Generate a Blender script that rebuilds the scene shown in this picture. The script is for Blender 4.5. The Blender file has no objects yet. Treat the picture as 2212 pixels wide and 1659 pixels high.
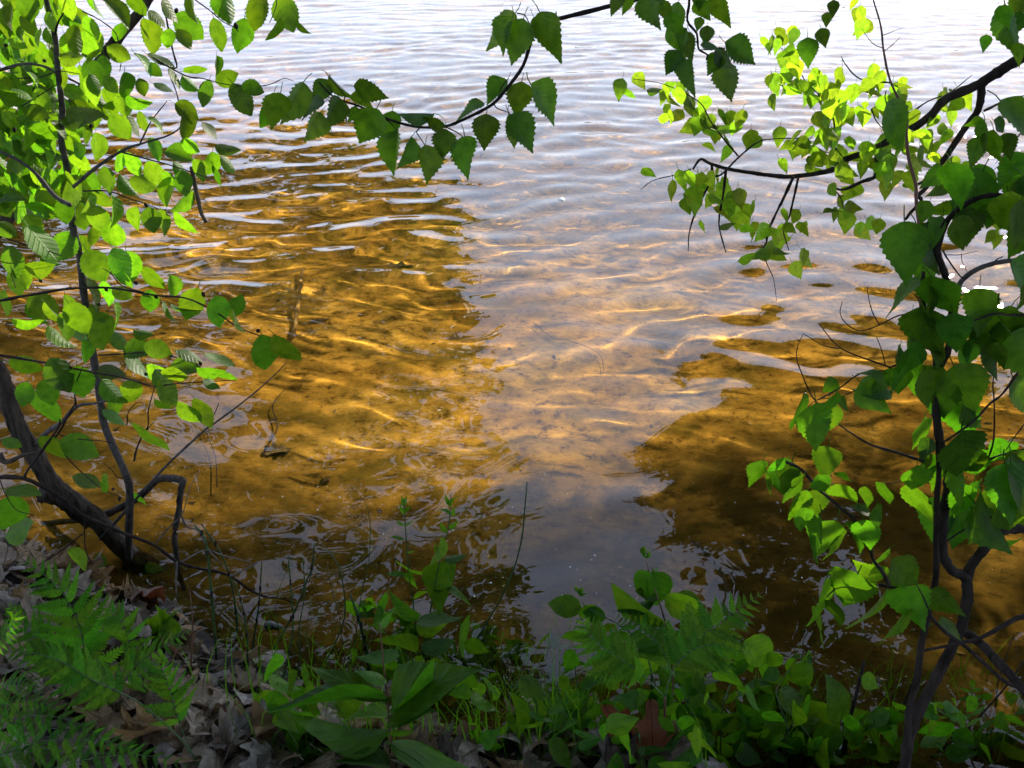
import bpy, math, random
import numpy as np
from math import radians, sin, cos, tan, pi, atan2, hypot
from mathutils import Vector, Matrix

sc = bpy.context.scene
COL = sc.collection

# ------------------------------------------------------------------ camera
CAM_Z = 1.6
PITCH = radians(27.0)
LENS = 35.0
cd = bpy.data.cameras.new('camera')
cam = bpy.data.objects.new('camera', cd)
COL.objects.link(cam)
sc.camera = cam
cam.location = (0, 0, CAM_Z)
cam.rotation_euler = (pi / 2 - PITCH, 0, 0)
cd.lens = LENS
cd.sensor_width = 36.0
cd.clip_start = 0.05
cd.clip_end = 3000

# ------------------------------------------------------------------ sky and sun
SUN_EL, SUN_AZ = radians(19.5), radians(27.0)
SUN = Vector((sin(SUN_AZ) * cos(SUN_EL), cos(SUN_AZ) * cos(SUN_EL), sin(SUN_EL)))
world = bpy.data.worlds.new('World')
sc.world = world
world.use_nodes = True
wt = world.node_tree
bg = wt.nodes['Background']
sky = wt.nodes.new('ShaderNodeTexSky')
sky.sky_type = 'NISHITA'
sky.sun_disc = False
sky.sun_elevation = SUN_EL
sky.sun_rotation = SUN_AZ
sky.air_density = 1.0
sky.dust_density = 0.3
sky.ozone_density = 1.6
bg.inputs[1].default_value = 0.15
# a thin bright veil of high cloud, uneven, over the whole sky
stc = wt.nodes.new('ShaderNodeTexCoord')
snz = wt.nodes.new('ShaderNodeTexNoise')
snz.inputs['Scale'].default_value = 2.6
snz.inputs['Detail'].default_value = 5.0
srp = wt.nodes.new('ShaderNodeMapRange')
srp.inputs[1].default_value, srp.inputs[2].default_value = .35, .65
srp.inputs[3].default_value, srp.inputs[4].default_value = .6, .85
smx = wt.nodes.new('ShaderNodeMixRGB')
smx.inputs[2].default_value = (5.3, 6.1, 8.6, 1)
wt.links.new(stc.outputs['Generated'], snz.inputs['Vector'])
wt.links.new(snz.outputs[0], srp.inputs[0])
wt.links.new(srp.outputs[0], smx.inputs[0])
wt.links.new(sky.outputs[0], smx.inputs[1])
wt.links.new(smx.outputs[0], bg.inputs[0])

sl = bpy.data.lights.new('sun', 'SUN')
sl.energy = 4.5
sl.angle = radians(0.5)
sl.color = (1.0, 0.90, 0.74)
sl.cycles.is_caustics_light = True          # real refracted light patterns on the lake bed
so = bpy.data.objects.new('sun', sl)
COL.objects.link(so)
so.location = (6, 12, 8)
so.rotation_euler = SUN.to_track_quat('Z', 'Y').to_euler()

vs = sc.view_settings
vs.view_transform = 'Standard'
vs.look = 'None'
vs.gamma = 1.0
vs.exposure = 0.9
cy = sc.cycles
cy.use_light_tree = False
cy.max_bounces = 7
cy.diffuse_bounces = 2
cy.glossy_bounces = 3
cy.transmission_bounces = 6
cy.transparent_max_bounces = 8
cy.sample_clamp_indirect = 6.0
cy.use_denoising = True
cy.use_adaptive_sampling = True
cy.adaptive_threshold = 0.02

rnd = random.Random(11)
nrg = np.random.default_rng(5)

# ------------------------------------------------------------------ helpers
FPX = LENS / 36.0 * 2212.0
CP, SP = cos(PITCH), sin(PITCH)


def ray(x, y):
    """direction through a point of the photograph (2212 x 1659 grid)"""
    a, b = (x - 1106.0) / FPX, (829.5 - y) / FPX
    return Vector((a, CP + b * SP, -SP + b * CP))


def WY(x, y, Y):
    """world point on the upright plane at distance Y in front of the camera"""
    d = ray(x, y)
    return Vector((0, 0, CAM_Z)) + d * (Y / d.y)


def WZ(x, y, z):
    d = ray(x, y)
    return Vector((0, 0, CAM_Z)) + d * ((z - CAM_Z) / d.z)


def pix(p):
    v = Vector(p) - Vector((0, 0, CAM_Z))
    dep = v.y * CP - v.z * SP
    up = v.y * SP + v.z * CP
    if dep < 1e-4:
        return -9e9, -9e9
    return 1106 + v.x / dep * FPX, 829.5 - up / dep * FPX


class Crop:
    """reads positions noted on an enlarged crop of the photograph"""
    def __init__(s, x0, y0, w):
        s.x0, s.y0, s.k = x0, y0, w / 2212.0

    def __call__(s, x, y):
        g = 2212.0 / 2272.0
        return (s.x0 + x * s.k) * g, (s.y0 + y * s.k) * g


CD = Crop(0, 0, 2272)
cA, cB, cC, cDD = Crop(0, 0, 700), Crop(0, 500, 700), Crop(0, 950, 700), Crop(0, 1179, 700)
cE, cF, cG, cH = Crop(550, 0, 800), Crop(1350, 0, 922), Crop(1600, 550, 672), Crop(1600, 950, 672)
cI, cJ, cK = Crop(1500, 1200, 772), Crop(600, 1179, 700), Crop(1100, 1179, 700)


def tag(o, label=None, cat=None, group=None, kind=None):
    if label:
        o['label'] = label
    if cat:
        o['category'] = cat
    if group:
        o['group'] = group
    if kind:
        o['kind'] = kind
    return o


def thing(name, loc, label, cat, group=None):
    o = bpy.data.objects.new(name, None)
    o.location = loc
    o.empty_display_size = 0.05
    COL.objects.link(o)
    return tag(o, label, cat, group)


def link(name, me, parent=None, mw=None):
    o = bpy.data.objects.new(name, me)
    COL.objects.link(o)
    if parent is not None:
        o.parent = parent
        o.matrix_parent_inverse = Matrix.Translation(-world_loc(parent))
    if mw is not None:
        o.matrix_basis = mw
    return o


def world_loc(o):
    # parents here are only translated Empties, or meshes whose vertices are in world space
    return o.location.copy() if o.type == 'EMPTY' else Vector((0, 0, 0))


def mesh(name, v, f, mat, smooth=True):
    me = bpy.data.meshes.new(name)
    me.from_pydata([tuple(p) for p in v], [], f)
    if smooth:
        me.polygons.foreach_set('use_smooth', [True] * len(me.polygons))
    me.materials.append(mat)
    me.update()
    return me


def grid_mesh(name, X, Y, Z, mat, keep=None):
    n, m = X.shape
    v = np.stack([X, Y, Z], -1).reshape(-1, 3)
    i = np.arange(n * m).reshape(n, m)
    f = np.stack([i[:-1, :-1], i[:-1, 1:], i[1:, 1:], i[1:, :-1]], -1).reshape(-1, 4)
    if keep is not None:
        f = f[keep.reshape(-1)]
        used = np.unique(f)
        mp = np.full(len(v), -1)
        mp[used] = np.arange(len(used))
        v, f = v[used], mp[f]
    me = bpy.data.meshes.new(name)
    me.vertices.add(len(v))
    me.vertices.foreach_set('co', v.ravel())
    me.loops.add(f.size)
    me.loops.foreach_set('vertex_index', f.ravel().astype(np.int32))
    me.polygons.add(len(f))
    me.polygons.foreach_set('loop_start', np.arange(0, f.size, 4, dtype=np.int32))
    me.polygons.foreach_set('use_smooth', np.ones(len(f), bool))
    me.update(calc_edges=True)
    me.materials.append(mat)
    return me


def catmull(P, n=5):
    P = [Vector(p) for p in P]
    if len(P) < 3:
        return [P[0].lerp(P[-1], i / n) for i in range(n + 1)]
    Q = [P[0] * 2 - P[1]] + P + [P[-1] * 2 - P[-2]]
    out = []
    for i in range(1, len(Q) - 2):
        a, b, c, d = Q[i - 1:i + 3]
        for k in range(n):
            t = k / n
            out.append(0.5 * (2 * b + (c - a) * t + (2 * a - 5 * b + 4 * c - d) * t * t + (3 * b - a - 3 * c + d) * t ** 3))
    out.append(P[-1])
    return out


def tube_data(P, r0, r1, sides=7, n=5, rough=0.08, knots=0.0, seed=0, ridge=0.0):
    """a tapering round stem along P, slightly lumpy, closed at both ends"""
    rg = random.Random(seed)
    C = catmull(P, n)
    N = len(C)
    v, f = [], []
    up = Vector((0.13, 0.31, 0.94))
    rid = [1 + (ridge if k % 2 else -ridge) * rg.uniform(.4, 1.3) for k in range(sides)]
    for i, c in enumerate(C):
        t = (C[min(i + 1, N - 1)] - C[max(i - 1, 0)])
        t = t.normalized() if t.length > 1e-9 else Vector((0, 0, 1))
        a = t.cross(up)
        a = a.normalized() if a.length > 1e-3 else t.cross(Vector((1, 0, 0))).normalized()
        b = t.cross(a)
        r = r0 + (r1 - r0) * i / (N - 1)
        if knots and i % 4 == 2:
            r *= 1 + knots
        for k in range(sides):
            q = 2 * pi * k / sides
            rr = r * rid[k] * (1 + rg.uniform(-rough, rough))
            v.append(c + a * cos(q) * rr + b * sin(q) * rr)
    for i in range(N - 1):
        for k in range(sides):
            k2 = (k + 1) % sides
            f.append((i * sides + k, i * sides + k2, (i + 1) * sides + k2, (i + 1) * sides + k))
    f.append(tuple(range(sides - 1, -1, -1)))
    f.append(tuple((N - 1) * sides + k for k in range(sides)))
    return v, f


def tube(name, P, r0, r1, mat, parent, **kw):
    v, f = tube_data(P, r0, r1, seed=rnd.random(), **kw)
    return link(name, mesh(name, v, f, mat), parent)


# ------------------------------------------------------------------ materials
def new_mat(name):
    m = bpy.data.materials.new(name)
    m.use_nodes = True
    t = m.node_tree
    return m, t.nodes, t.links, t.nodes['Principled BSDF'], t.nodes['Material Output']


def N(nodes, kind, **kw):
    n = nodes.new('ShaderNode' + kind)
    for k, v in kw.items():
        if k.startswith('i_'):
            n.inputs[k[2:].replace('_', ' ')].default_value = v
        elif k[0] == 'n' and k[1:].isdigit():
            n.inputs[int(k[1:])].default_value = v
        else:
            setattr(n, k, v)
    return n


def ramp(nodes, stops):
    r = nodes.new('ShaderNodeValToRGB')
    e = r.color_ramp.elements
    while len(e) < len(stops):
        e.new(0.5)
    for x, (p, c) in zip(e, stops):
        x.position = p
        x.color = (*c, 1) if len(c) == 3 else c
    return r


def bark_mat(name, c1, c2, scale=60, bump=0.5, stretch=(1, 1, .25)):
    m, n, L, b, o = new_mat(name)
    tc = N(n, 'TexCoord')
    mp = N(n, 'Mapping')
    mp.inputs['Scale'].default_value = stretch
    nz = N(n, 'TexNoise', i_Scale=scale, i_Detail=6.0, i_Roughness=0.65)
    nb = N(n, 'TexNoise', i_Scale=scale * .13, i_Detail=3.0)
    r = ramp(n, [(.3, c1), (.72, c2)])
    mx = N(n, 'MixRGB', blend_type='MULTIPLY', n0=.7)
    r2 = ramp(n, [(.35, (.45, .45, .45)), (.65, (1, 1, 1))])
    bp = N(n, 'Bump', i_Strength=bump, i_Distance=.006)
    L.new(tc.outputs['Object'], mp.inputs[0])
    for q in (nz, nb):
        L.new(mp.outputs[0], q.inputs['Vector'])
    L.new(nz.outputs[0], r.inputs[0])
    L.new(nb.outputs[0], r2.inputs[0])
    L.new(r.outputs[0], mx.inputs[1])
    L.new(r2.outputs[0], mx.inputs[2])
    L.new(mx.outputs[0], b.inputs['Base Color'])
    L.new(nz.outputs[0], bp.inputs['Height'])
    L.new(bp.outputs[0], b.inputs['Normal'])
    b.inputs['Roughness'].default_value = .85
    b.inputs['Specular IOR Level'].default_value = .15
    return m


def leaf_mat(name, face, trans, tw=.5, rough=.42, vein=8.0, slant=6.0, spec=.5, var=.48, freckle=.6):
    """a thin leaf: glossy skin, light passing through the blade, raised veins"""
    m, n, L, b, o = new_mat(name)
    tc = N(n, 'TexCoord')
    sx = N(n, 'SeparateXYZ')
    L.new(tc.outputs['Object'], sx.inputs[0])
    ab = N(n, 'Math', operation='ABSOLUTE')
    L.new(sx.outputs[0], ab.inputs[0])
    m1 = N(n, 'Math', operation='MULTIPLY', n1=slant)
    L.new(ab.outputs[0], m1.inputs[0])
    m2 = N(n, 'Math', operation='MULTIPLY', n1=vein)
    L.new(sx.outputs[1], m2.inputs[0])
    su = N(n, 'Math', operation='SUBTRACT')
    L.new(m2.outputs[0], su.inputs[0])
    L.new(m1.outputs[0], su.inputs[1])
    pp = N(n, 'Math', operation='PINGPONG', n1=.5)
    L.new(su.outputs[0], pp.inputs[0])
    rib = ramp(n, [(0.0, (1, 1, 1)), (.07, (.25, .25, .25)), (.25, (0, 0, 0))])
    L.new(pp.outputs[0], rib.inputs[0])
    mid = ramp(n, [(0.0, (1, 1, 1)), (.018, (0, 0, 0))])
    L.new(ab.outputs[0], mid.inputs[0])
    vn = N(n, 'Math', operation='MAXIMUM')
    L.new(rib.outputs[0], vn.inputs[0])
    L.new(mid.outputs[0], vn.inputs[1])
    oi = N(n, 'ObjectInfo')
    nz = N(n, 'TexNoise', i_Scale=5.0, i_Detail=4.0)
    ad = N(n, 'VectorMath', operation='ADD')
    L.new(tc.outputs['Object'], ad.inputs[0])
    L.new(oi.outputs['Location'], ad.inputs[1])
    L.new(ad.outputs[0], nz.inputs['Vector'])
    # per-leaf tone
    hs = N(n, 'HueSaturation')
    hs.inputs['Color'].default_value = (*face, 1)
    h1 = N(n, 'MapRange')
    h1.inputs[3].default_value, h1.inputs[4].default_value = .462, .506
    L.new(oi.outputs['Random'], h1.inputs[0])
    L.new(h1.outputs[0], hs.inputs['Hue'])
    v1 = N(n, 'MapRange')
    v1.inputs[3].default_value, v1.inputs[4].default_value = 1 - var, 1 + var
    mm = N(n, 'Math', operation='MULTIPLY', n1=7.31)
    fr = N(n, 'Math', operation='FRACT')
    L.new(oi.outputs['Random'], mm.inputs[0])
    L.new(mm.outputs[0], fr.inputs[0])
    L.new(fr.outputs[0], v1.inputs[0])
    L.new(v1.outputs[0], hs.inputs['Value'])
    mt = N(n, 'MixRGB', blend_type='MULTIPLY', n0=1)
    tr = ramp(n, [(.28, (.58, .64, .45)), (.5, (.95, .95, .9)), (.68, (1.2, 1.08, 1.0))])
    L.new(nz.outputs[0], tr.inputs[0])
    L.new(hs.outputs[0], mt.inputs[1])
    L.new(tr.outputs[0], mt.inputs[2])
    vm = N(n, 'MixRGB', blend_type='MIX')
    vf = N(n, 'Math', operation='MULTIPLY', n1=.35)
    L.new(vn.outputs[0], vf.inputs[0])
    L.new(vf.outputs[0], vm.inputs[0])
    L.new(mt.outputs[0], vm.inputs[1])
    vm.inputs[2].default_value = (min(1, face[0] * 2.2 + .03), min(1, face[1] * 1.7 + .03), face[2] * 1.8 + .02, 1)
    # small brown freckles
    vo = N(n, 'TexVoronoi', i_Scale=12.0)
    L.new(ad.outputs[0], vo.inputs['Vector'])
    fk = ramp(n, [(0.0, (freckle,) * 3), (.06, (freckle * .6,) * 3), (.085, (0, 0, 0))])
    L.new(vo.outputs['Distance'], fk.inputs[0])
    fm = N(n, 'MixRGB')
    L.new(fk.outputs[0], fm.inputs[0])
    L.new(vm.outputs[0], fm.inputs[1])
    fm.inputs[2].default_value = (.05, .035, .012, 1)
    L.new(fm.outputs[0], b.inputs['Base Color'])
    b.inputs['Roughness'].default_value = rough
    b.inputs['Specular IOR Level'].default_value = spec
    bp = N(n, 'Bump', i_Strength=.22, i_Distance=.02)
    L.new(vn.outputs[0], bp.inputs['Height'])
    L.new(bp.outputs[0], b.inputs['Normal'])
    tl = N(n, 'BsdfTranslucent')
    th = N(n, 'HueSaturation')
    th.inputs['Color'].default_value = (*trans, 1)
    L.new(h1.outputs[0], th.inputs['Hue'])
    L.new(v1.outputs[0], th.inputs['Value'])
    tm = N(n, 'MixRGB')
    vf2 = N(n, 'Math', operation='MULTIPLY', n1=.45)
    L.new(vn.outputs[0], vf2.inputs[0])
    L.new(vf2.outputs[0], tm.inputs[0])
    tm2 = N(n, 'MixRGB', blend_type='MULTIPLY', n0=1)
    L.new(th.outputs[0], tm2.inputs[1])
    L.new(tr.outputs[0], tm2.inputs[2])
    tf = N(n, 'MixRGB')
    L.new(fk.outputs[0], tf.inputs[0])
    L.new(tm2.outputs[0], tf.inputs[1])
    tf.inputs[2].default_value = (.03, .02, .005, 1)
    L.new(tf.outputs[0], tm.inputs[1])
    tm.inputs[2].default_value = (trans[0] * .55, trans[1] * .6, trans[2] * .5, 1)
    L.new(tm.outputs[0], tl.inputs[0])
    mx = N(n, 'MixShader', n0=tw)
    L.new(b.outputs[0], mx.inputs[1])
    L.new(tl.outputs[0], mx.inputs[2])
    L.new(mx.outputs[0], o.inputs[0])
    return m


def plain_mat(name, col, rough=.7, var=.25, scale=40, bump=0.0, spec=.4):
    m, n, L, b, o = new_mat(name)
    tc = N(n, 'TexCoord')
    nz = N(n, 'TexNoise', i_Scale=scale, i_Detail=5.0)
    L.new(tc.outputs['Object'], nz.inputs['Vector'])
    r = ramp(n, [(.3, tuple(c * (1 - var) for c in col)), (.7, tuple(min(1, c * (1 + var)) for c in col))])
    L.new(nz.outputs[0], r.inputs[0])
    L.new(r.outputs[0], b.inputs['Base Color'])
    b.inputs['Roughness'].default_value = rough
    b.inputs['Specular IOR Level'].default_value = spec
    if bump:
        bp = N(n, 'Bump', i_Strength=bump, i_Distance=.01)
        L.new(nz.outputs[0], bp.inputs['Height'])
        L.new(bp.outputs[0], b.inputs['Normal'])
    return m


M_SAPLING = bark_mat('sapling_bark', (.05, .045, .04), (.17, .155, .14), 90, .3)
M_DARKBARK = bark_mat('dark_bark', (.014, .011, .008), (.17, .135, .105), 55, .9, (1.4, 1.4, .18))
M_TWIG = bark_mat('twig_bark', (.018, .012, .011), (.06, .045, .04), 120, .3)
M_BIRCH = bark_mat('birch_limb_bark', (.012, .009, .007), (.075, .06, .048), 70, .9)
M_DEADTWIG = bark_mat('dead_twig_bark', (.10, .085, .075), (.32, .28, .25), 110, .4)
M_ROTTEN = bark_mat('rotten_wood', (.025, .02, .016), (.14, .12, .10), 60, .9, (1.2, 1.2, .3))
M_PALESTICK = bark_mat('submerged_wood', (.25, .17, .08), (.5, .36, .2), 60, .3)

L_SAP = leaf_mat('alder_leaf', (.048, .145, .012), (.18, .50, .008), .5, .5, 7, 5, .35)
L_SPRAY = leaf_mat('spray_leaf', (.04, .125, .010), (.14, .42, .008), .45, .48, 9, 7, .4)
L_BIRCH = leaf_mat('birch_leaf', (.055, .16, .018), (.34, .72, .02), .6, .42, 8, 6)
L_NEAR = leaf_mat('shade_leaf', (.028, .10, .008), (.10, .35, .006), .45, .5, 9, 7, .22)
L_HERB = leaf_mat('herb_leaf', (.036, .135, .009), (.13, .42, .007), .42, .5, 5, 8, .22)
L_SHRUB = leaf_mat('shrub_leaf', (.033, .13, .009), (.125, .43, .007), .44, .48, 6, 6, .2)
L_FERN = leaf_mat('fern_leaf', (.036, .155, .009), (.11, .43, .007), .42, .6, 16, 3, .2, .45, .2)
L_BRACKEN = leaf_mat('bracken_leaf', (.06, .21, .010), (.17, .52, .008), .48, .6, 16, 3, .2, .35, .2)
L_STEM = plain_mat('green_stem', (.05, .11, .03), .5, .3, 60)
L_RUSH = plain_mat('rush_stem', (.035, .085, .025), .45, .35, 80)
M_REDSTEM = plain_mat('reddish_stem', (.13, .06, .035), .55, .3, 60)

# ------------------------------------------------------------------ ground: bank and lake bed
_sh = [WZ(*p, 0.0) for p in [(20, 1190), (250, 1262), (400, 1335), (490, 1410), (570, 1480), (680, 1540), (860, 1570), (1108, 1590),
                             (1300, 1600), (1550, 1665), (1850, 1720), (2212, 1740)]]
SX = np.array([-300, -60, -16, -8, -3.2] + [p.x for p in _sh] + [2.2, 4, 9, 20, 300])
SY = np.array([300, 70, 22, 12.5, 4.6] + [p.y for p in _sh] + [1.7, 2.6, 8.0, 24, 300])


def ground_np(X, Y):
    ys = np.interp(X, SX, SY) + .035 * np.sin(X * 9.0) + .02 * np.sin(X * 23 + 1)
    s = ys - Y
    inl = .02 + .10 * np.clip(s / .12, 0, 1) + .34 * (1 - np.exp(-np.clip(s - .05, 0, 99) * 1.15)) + .02 * np.clip(s - 2, 0, 50)
    q = np.clip(-s, 0, 400)
    lk = -(.03 + .20 * np.minimum(q, 30) ** .8)
    Z = np.where(s > 0, inl, lk)
    Z = np.where(np.abs(s) < .05, -.03 + (s + .05) / .1 * .06, Z)
    near = np.exp(-np.hypot(X, Y - 1) / 6)
    Z += near * np.where(s > 0, .022, .012) * (np.sin(X * 7.3 + Y * 3.1) + np.sin(X * 3.7 - Y * 8.9 + 2) + .6 * np.sin(X * 17 + Y * 13))
    return Z


def ground(x, y):
    return float(ground_np(np.array([x]), np.array([y]))[0])


T_ = np.geomspace(.25, 60, 1500)


def pix_ground(x, y):
    """where the sight line through a photo point meets the bank or the lake bed"""
    d = ray(x, y)
    d = d / d.y
    hit = CAM_Z + d.z * T_ < ground_np(d.x * T_, T_)
    t = float(T_[int(np.argmax(hit))]) if hit.any() else 60.0
    return Vector((0, 0, CAM_Z)) + d * t


gx = np.concatenate([-np.geomspace(900, 2.6, 60), np.linspace(-2.5, 2.5, 300), np.geomspace(2.6, 900, 60)])
gy = np.concatenate([-np.geomspace(120, .5, 40), np.linspace(-.4, 6, 380), np.geomspace(6.05, 1200, 130)])
GX, GY = np.meshgrid(gx, gy)
GZ = ground_np(GX, GY)
fz = np.maximum.reduce([GZ[:-1, :-1], GZ[:-1, 1:], GZ[1:, 1:], GZ[1:, :-1]])

# soil
m, n, L, b, o = new_mat('bank_soil')
tc = N(n, 'TexCoord')
nz = N(n, 'TexNoise', i_Scale=38.0, i_Detail=8.0, i_Roughness=.7)
vo = N(n, 'TexVoronoi', i_Scale=55.0)
for q in (nz, vo):
    L.new(tc.outputs['Object'], q.inputs['Vector'])
r = ramp(n, [(.3, (.008, .006, .004)), (.55, (.028, .02, .014)), (.8, (.10, .08, .06))])
L.new(nz.outputs[0], r.inputs[0])
mx = N(n, 'MixRGB', blend_type='MULTIPLY', n0=.6)
L.new(r.outputs[0], mx.inputs[1])
L.new(vo.outputs['Color'], mx.inputs[2])
L.new(mx.outputs[0], b.inputs['Base Color'])
bp = N(n, 'Bump', i_Strength=1.0, i_Distance=.03)
L.new(nz.outputs[0], bp.inputs['Height'])
L.new(bp.outputs[0], b.inputs['Normal'])
b.inputs['Roughness'].default_value = .9
M_SOIL = m

# golden sand with darker drifts of silt, green growth, pale grains and painted-in shade
m, n, L, b, o = new_mat('lake_sand')
tc = N(n, 'TexCoord')
mp = N(n, 'Mapping')
mp.inputs['Scale'].default_value = (1, 1, 0)
L.new(tc.outputs['Object'], mp.inputs[0])
n1 = N(n, 'TexNoise', i_Scale=1.3, i_Detail=7.0, i_Roughness=.62, i_Distortion=.4)
n2 = N(n, 'TexNoise', i_Scale=14.0, i_Detail=8.0, i_Roughness=.75)
n3 = N(n, 'TexNoise', i_Scale=3.6, i_Detail=5.0, i_Roughness=.6)
n4 = N(n, 'TexVoronoi', i_Scale=34.0)
for q in (n1, n2, n3, n4):
    L.new(mp.outputs[0], q.inputs['Vector'])
r1 = ramp(n, [(.32, (.27, .165, .04)), (.5, (.50, .315, .08)), (.7, (.62, .43, .14))])
L.new(n1.outputs[0], r1.inputs[0])
r2 = ramp(n, [(.38, (.10, .085, .06)), (.46, (.7, .7, .68)), (.62, (1.25, 1.25, 1.2))])
L.new(n2.outputs[0], r2.inputs[0])
mm = N(n, 'MixRGB', blend_type='MULTIPLY', n0=.85)
L.new(r1.outputs[0], mm.inputs[1])
L.new(r2.outputs[0], mm.inputs[2])
r3 = ramp(n, [(.49, (0, 0, 0)), (.63, (.72, .72, .72))])
L.new(n3.outputs[0], r3.inputs[0])
mg = N(n, 'MixRGB')
L.new(r3.outputs[0], mg.inputs[0])
L.new(mm.outputs[0], mg.inputs[1])
mg.inputs[2].default_value = (.10, .085, .018, 1)
r4 = ramp(n, [(0.0, (1, 1, 1)), (.05, (.6, .6, .6)), (.07, (0, 0, 0))])
L.new(n4.outputs['Distance'], r4.inputs[0])
ms = N(n, 'MixRGB')
sf = N(n, 'Math', operation='MULTIPLY', n1=.6)
L.new(r4.outputs[0], sf.inputs[0])
L.new(sf.outputs[0], ms.inputs[0])
L.new(mg.outputs[0], ms.inputs[1])
ms.inputs[2].default_value = (.72, .56, .25, 1)
# silt and green growth in the shallows, deepened to paint in the shore's shade
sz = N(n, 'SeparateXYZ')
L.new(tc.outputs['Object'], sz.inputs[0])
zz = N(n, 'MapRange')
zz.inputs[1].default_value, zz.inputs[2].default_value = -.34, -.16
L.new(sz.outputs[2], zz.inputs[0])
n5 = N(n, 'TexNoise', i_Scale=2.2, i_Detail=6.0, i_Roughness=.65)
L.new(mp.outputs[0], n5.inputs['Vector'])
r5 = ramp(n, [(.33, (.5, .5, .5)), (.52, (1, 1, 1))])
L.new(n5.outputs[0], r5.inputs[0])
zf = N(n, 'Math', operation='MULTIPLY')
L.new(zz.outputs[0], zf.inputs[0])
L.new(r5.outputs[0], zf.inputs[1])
# shade under the right-hand trees painted into the sand colour, broken by bare patches
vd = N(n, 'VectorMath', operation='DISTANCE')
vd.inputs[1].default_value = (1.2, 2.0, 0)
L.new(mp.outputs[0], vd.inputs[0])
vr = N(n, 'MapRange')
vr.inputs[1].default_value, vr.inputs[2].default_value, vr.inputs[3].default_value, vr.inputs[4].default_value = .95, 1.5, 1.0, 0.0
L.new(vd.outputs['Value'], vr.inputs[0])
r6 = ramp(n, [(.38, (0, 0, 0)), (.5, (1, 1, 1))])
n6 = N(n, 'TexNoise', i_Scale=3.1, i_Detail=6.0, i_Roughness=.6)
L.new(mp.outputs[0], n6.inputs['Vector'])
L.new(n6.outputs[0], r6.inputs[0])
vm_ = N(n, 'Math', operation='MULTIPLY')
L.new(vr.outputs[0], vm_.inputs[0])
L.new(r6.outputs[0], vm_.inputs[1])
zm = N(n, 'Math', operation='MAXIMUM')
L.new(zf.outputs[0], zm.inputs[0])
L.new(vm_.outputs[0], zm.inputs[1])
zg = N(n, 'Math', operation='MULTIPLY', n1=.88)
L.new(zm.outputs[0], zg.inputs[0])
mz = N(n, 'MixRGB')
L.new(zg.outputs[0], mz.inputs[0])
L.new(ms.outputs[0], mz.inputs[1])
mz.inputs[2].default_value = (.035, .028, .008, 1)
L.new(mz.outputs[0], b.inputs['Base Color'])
bp = N(n, 'Bump', i_Strength=.6, i_Distance=.03)
L.new(n2.outputs[0], bp.inputs['Height'])
L.new(bp.outputs[0], b.inputs['Normal'])
b.inputs['Roughness'].default_value = .95
b.inputs['Specular IOR Level'].default_value = .1
M_SAND = m

bank = link('bank', grid_mesh('bank', GX, GY, GZ, M_SOIL, fz > -.012))
tag(bank, 'dark earth bank sloping down to the lake', kind='structure')
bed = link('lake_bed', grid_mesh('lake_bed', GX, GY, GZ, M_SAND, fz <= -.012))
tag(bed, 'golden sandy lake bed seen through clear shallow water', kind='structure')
bed.cycles.is_caustics_receiver = True
bank.cycles.is_caustics_receiver = True

# ------------------------------------------------------------------ water
K = 72
lam = np.exp(nrg.uniform(np.log(.085), np.log(1.25), K))
th = nrg.normal(radians(-9), radians(27), K) + np.where(lam < .3, nrg.normal(0, .5, K), 0)
ph = nrg.uniform(0, 2 * pi, K)
slp = .0165 * np.exp(-((np.log(lam) - np.log(.30)) / .78) ** 2)


def waves(X, Y):
    Z = np.zeros_like(X)
    D = np.hypot(X * .7, Y)
    far = np.clip((D - 1.5) / 5.0, 0.0, 1.0) ** .8
    sh = .05 * np.exp(-((D - 2.0) / 2.0) ** 2)
    wx = X + .12 * np.sin(1.7 * Y + .6 * X) + .05 * np.sin(4.1 * Y - 2.2 * X)
    wy = Y + .14 * np.sin(1.3 * X + .5 * Y) + .07 * np.sin(3.1 * X - 1.1 * Y) + .03 * np.sin(5.3 * X + 3.7 * Y + 2)
    gust = 1 + .35 * np.sin(.9 * X + .7 * Y) * np.sin(.5 * X - 1.1 * Y + 1) + .2 * np.sin(2.3 * X - 1.9 * Y)
    for l, t, p, s in zip(lam, th, ph, slp):
        k = 2 * pi / l
        fade = np.clip(1.3 - D * (.012 / l), 0, 1)          # the finest ripples are left out far away
        calm = .22 + .78 * far if l > .3 else .30 + .70 * far
        Z += s / k * calm * fade * np.sin(k * (wx * sin(t) + wy * cos(t)) + p)
    return Z * gust


R_, C_ = 1150, 520
wy_ = np.concatenate([np.geomspace(.7, 26, R_), np.geomspace(26.3, 1100, 80)])
u = np.linspace(-1, 1, C_)
WYg = np.repeat(wy_[:, None], C_, 1)
WXg = u[None] * (1.7 + .98 * WYg)
m, n, L, b, o = new_mat('lake_water')
b.inputs['Base Color'].default_value = (1.0, .81, .38, 1)       # peat-stained water
b.inputs['Transmission Weight'].default_value = 1.0
b.inputs['IOR'].default_value = 1.333
b.inputs['Roughness'].default_value = 0.0
M_WATER = m
water = link('water', grid_mesh('water', WXg, WYg, waves(WXg, WYg), M_WATER))
tag(water, 'rippled lake water reflecting pale sky', kind='structure')
water.cycles.is_caustics_caster = True


def water_z(x, y):
    return float(waves(np.array([[x]]), np.array([[y]]))[0, 0])


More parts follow.
